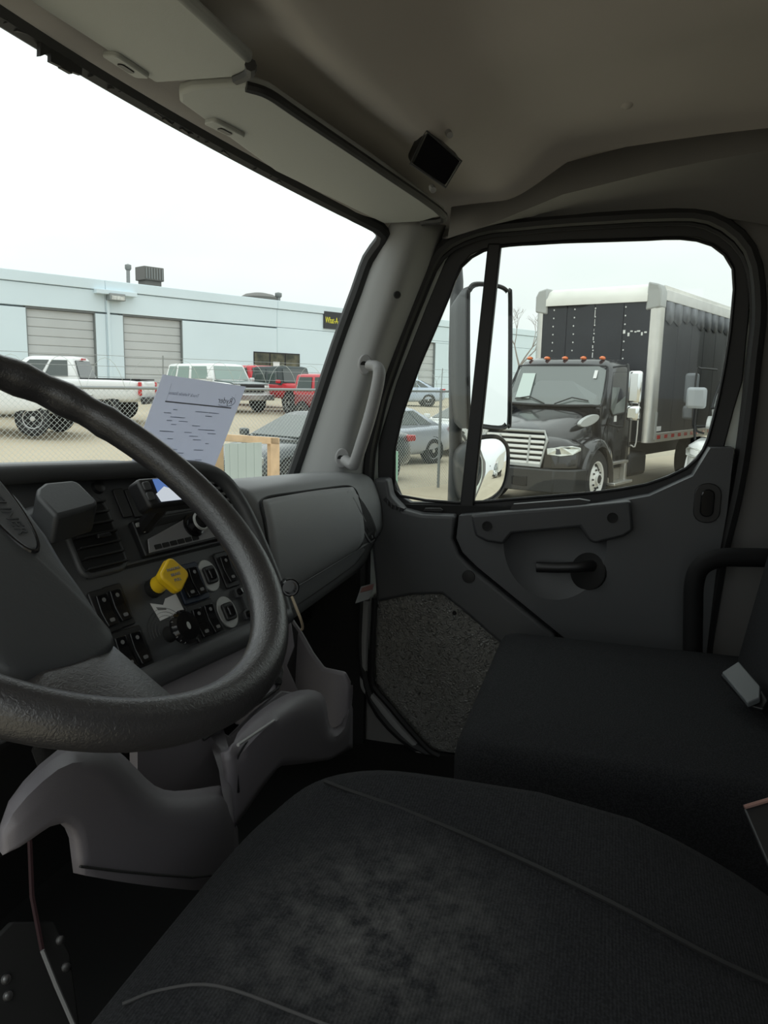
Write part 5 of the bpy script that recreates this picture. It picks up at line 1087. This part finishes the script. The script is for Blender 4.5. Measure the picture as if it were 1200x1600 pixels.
# ------------------------------------------------------------------ passenger side mirror on its mast
DM = 2.28
mm = thing('door_mirror', 'tall black framed truck mirror with round convex mirror on a mast', 'mirror', dep(712, 780, DM))
MB().tube([dep(711, 400, DM), dep(714, 440, DM), dep(711, 560, DM), dep(712, 700, DM), dep(709, 800, DM)], .0195, 10).build('mast', M['panel'], mm)
mc = dep(775, 556, DM-.05)
MN0 = (V((-1, -1.10, .16))).normalized()
def mpnt(x, y, c=0): return onp(x, y, mc+MN0*c, MN0)
def housing(px_out, px_face, depth, name, convex=False, ctr=None):
    P = catmull([mpnt(a, b, 0) for a, b in px_out], 3, True); c = sum(P, V())/len(P)
    rings = [P, [c+(p-c)*.99-MN0*depth*.35 for p in P], [c+(p-c)*.86-MN0*depth*.8 for p in P], [c+(p-c)*.55-MN0*depth for p in P], [c+(p-c)*.05-MN0*depth*1.02 for p in P]]
    h = MB().loft(rings).build(name, M['panel'], mm, smooth=60)
    F = catmull([mpnt(a, b, .001) for a, b in px_face], 3, True); fc = sum(F, V())/len(F)
    if not convex: MB().prism(F, MN0*.002).build('mirror_glass', M['mirror'], h, smooth=0)
    else:
        rg_ = []
        for s in (1, .8, .6, .4, .2, .02): rg_.append([fc+(p-fc)*s+MN0*(.002+convex*(1-s*s)) for p in F])
        MB().loft(rg_, True, False).build('convex_glass', M['mirror'], h, smooth=80)
    MB().tube(catmull(P, 2, True), .0055, 6, True).build('rim', M['black'], h)
    return h
housing([(733, 452), (745, 443), (780, 447), (794, 456), (798, 470), (797, 650), (793, 664), (780, 670), (740, 664), (731, 654), (730, 480)], [(736, 456), (748, 448), (778, 451), (790, 459), (793, 472), (792, 648), (788, 660), (778, 665), (742, 660), (735, 652), (734, 480)], .12, 'main_mirror')
housing([(738, 690), (752, 683), (775, 682), (788, 690), (794, 705), (793, 735), (786, 762), (770, 780), (745, 788), (732, 780), (728, 740), (730, 705)], [(741, 693), (753, 687), (774, 686), (785, 693), (790, 706), (789, 734), (783, 759), (768, 775), (746, 783), (735, 776), (732, 740), (734, 706)], .10, 'lower_mirror', .012)
for y in (556, 730): MB().tube([dep(708, y, DM), dep(708, y, DM)+V((.0, .0, .0))+rt*.06], .028, 10).build('clamp', M['panel'], mm)
# bare tree beyond the box truck
tb = dep(812, 560, 60); tr_ = thing('bare_tree', 'bare winter tree showing faintly behind the box truck', 'tree', V((tb.x, tb.y, 1)))
tm = mat('bark', (.30, .27, .25), .9); random.seed(4); tk = MB(); 
def branch(p, d, L, r, n):
    q = p+d*L; tk.tube([p, (p+q)/2+V((random.uniform(-.1, .1), random.uniform(-.1, .1), 0))*L*.3, q], [r, r*.8, r*.6], 5)
    if n:
        for k in range(3): branch(q, (d+V((random.uniform(-.8, .8), random.uniform(-.8, .8), random.uniform(-.2, .5)))).normalized(), L*.68, r*.55, n-1)
branch(V((tb.x, tb.y, 1)), V((0, 0, 1)), 2.6, .14, 5)
tk.build('branches', tm, tr_)
# low pale building beyond the box truck
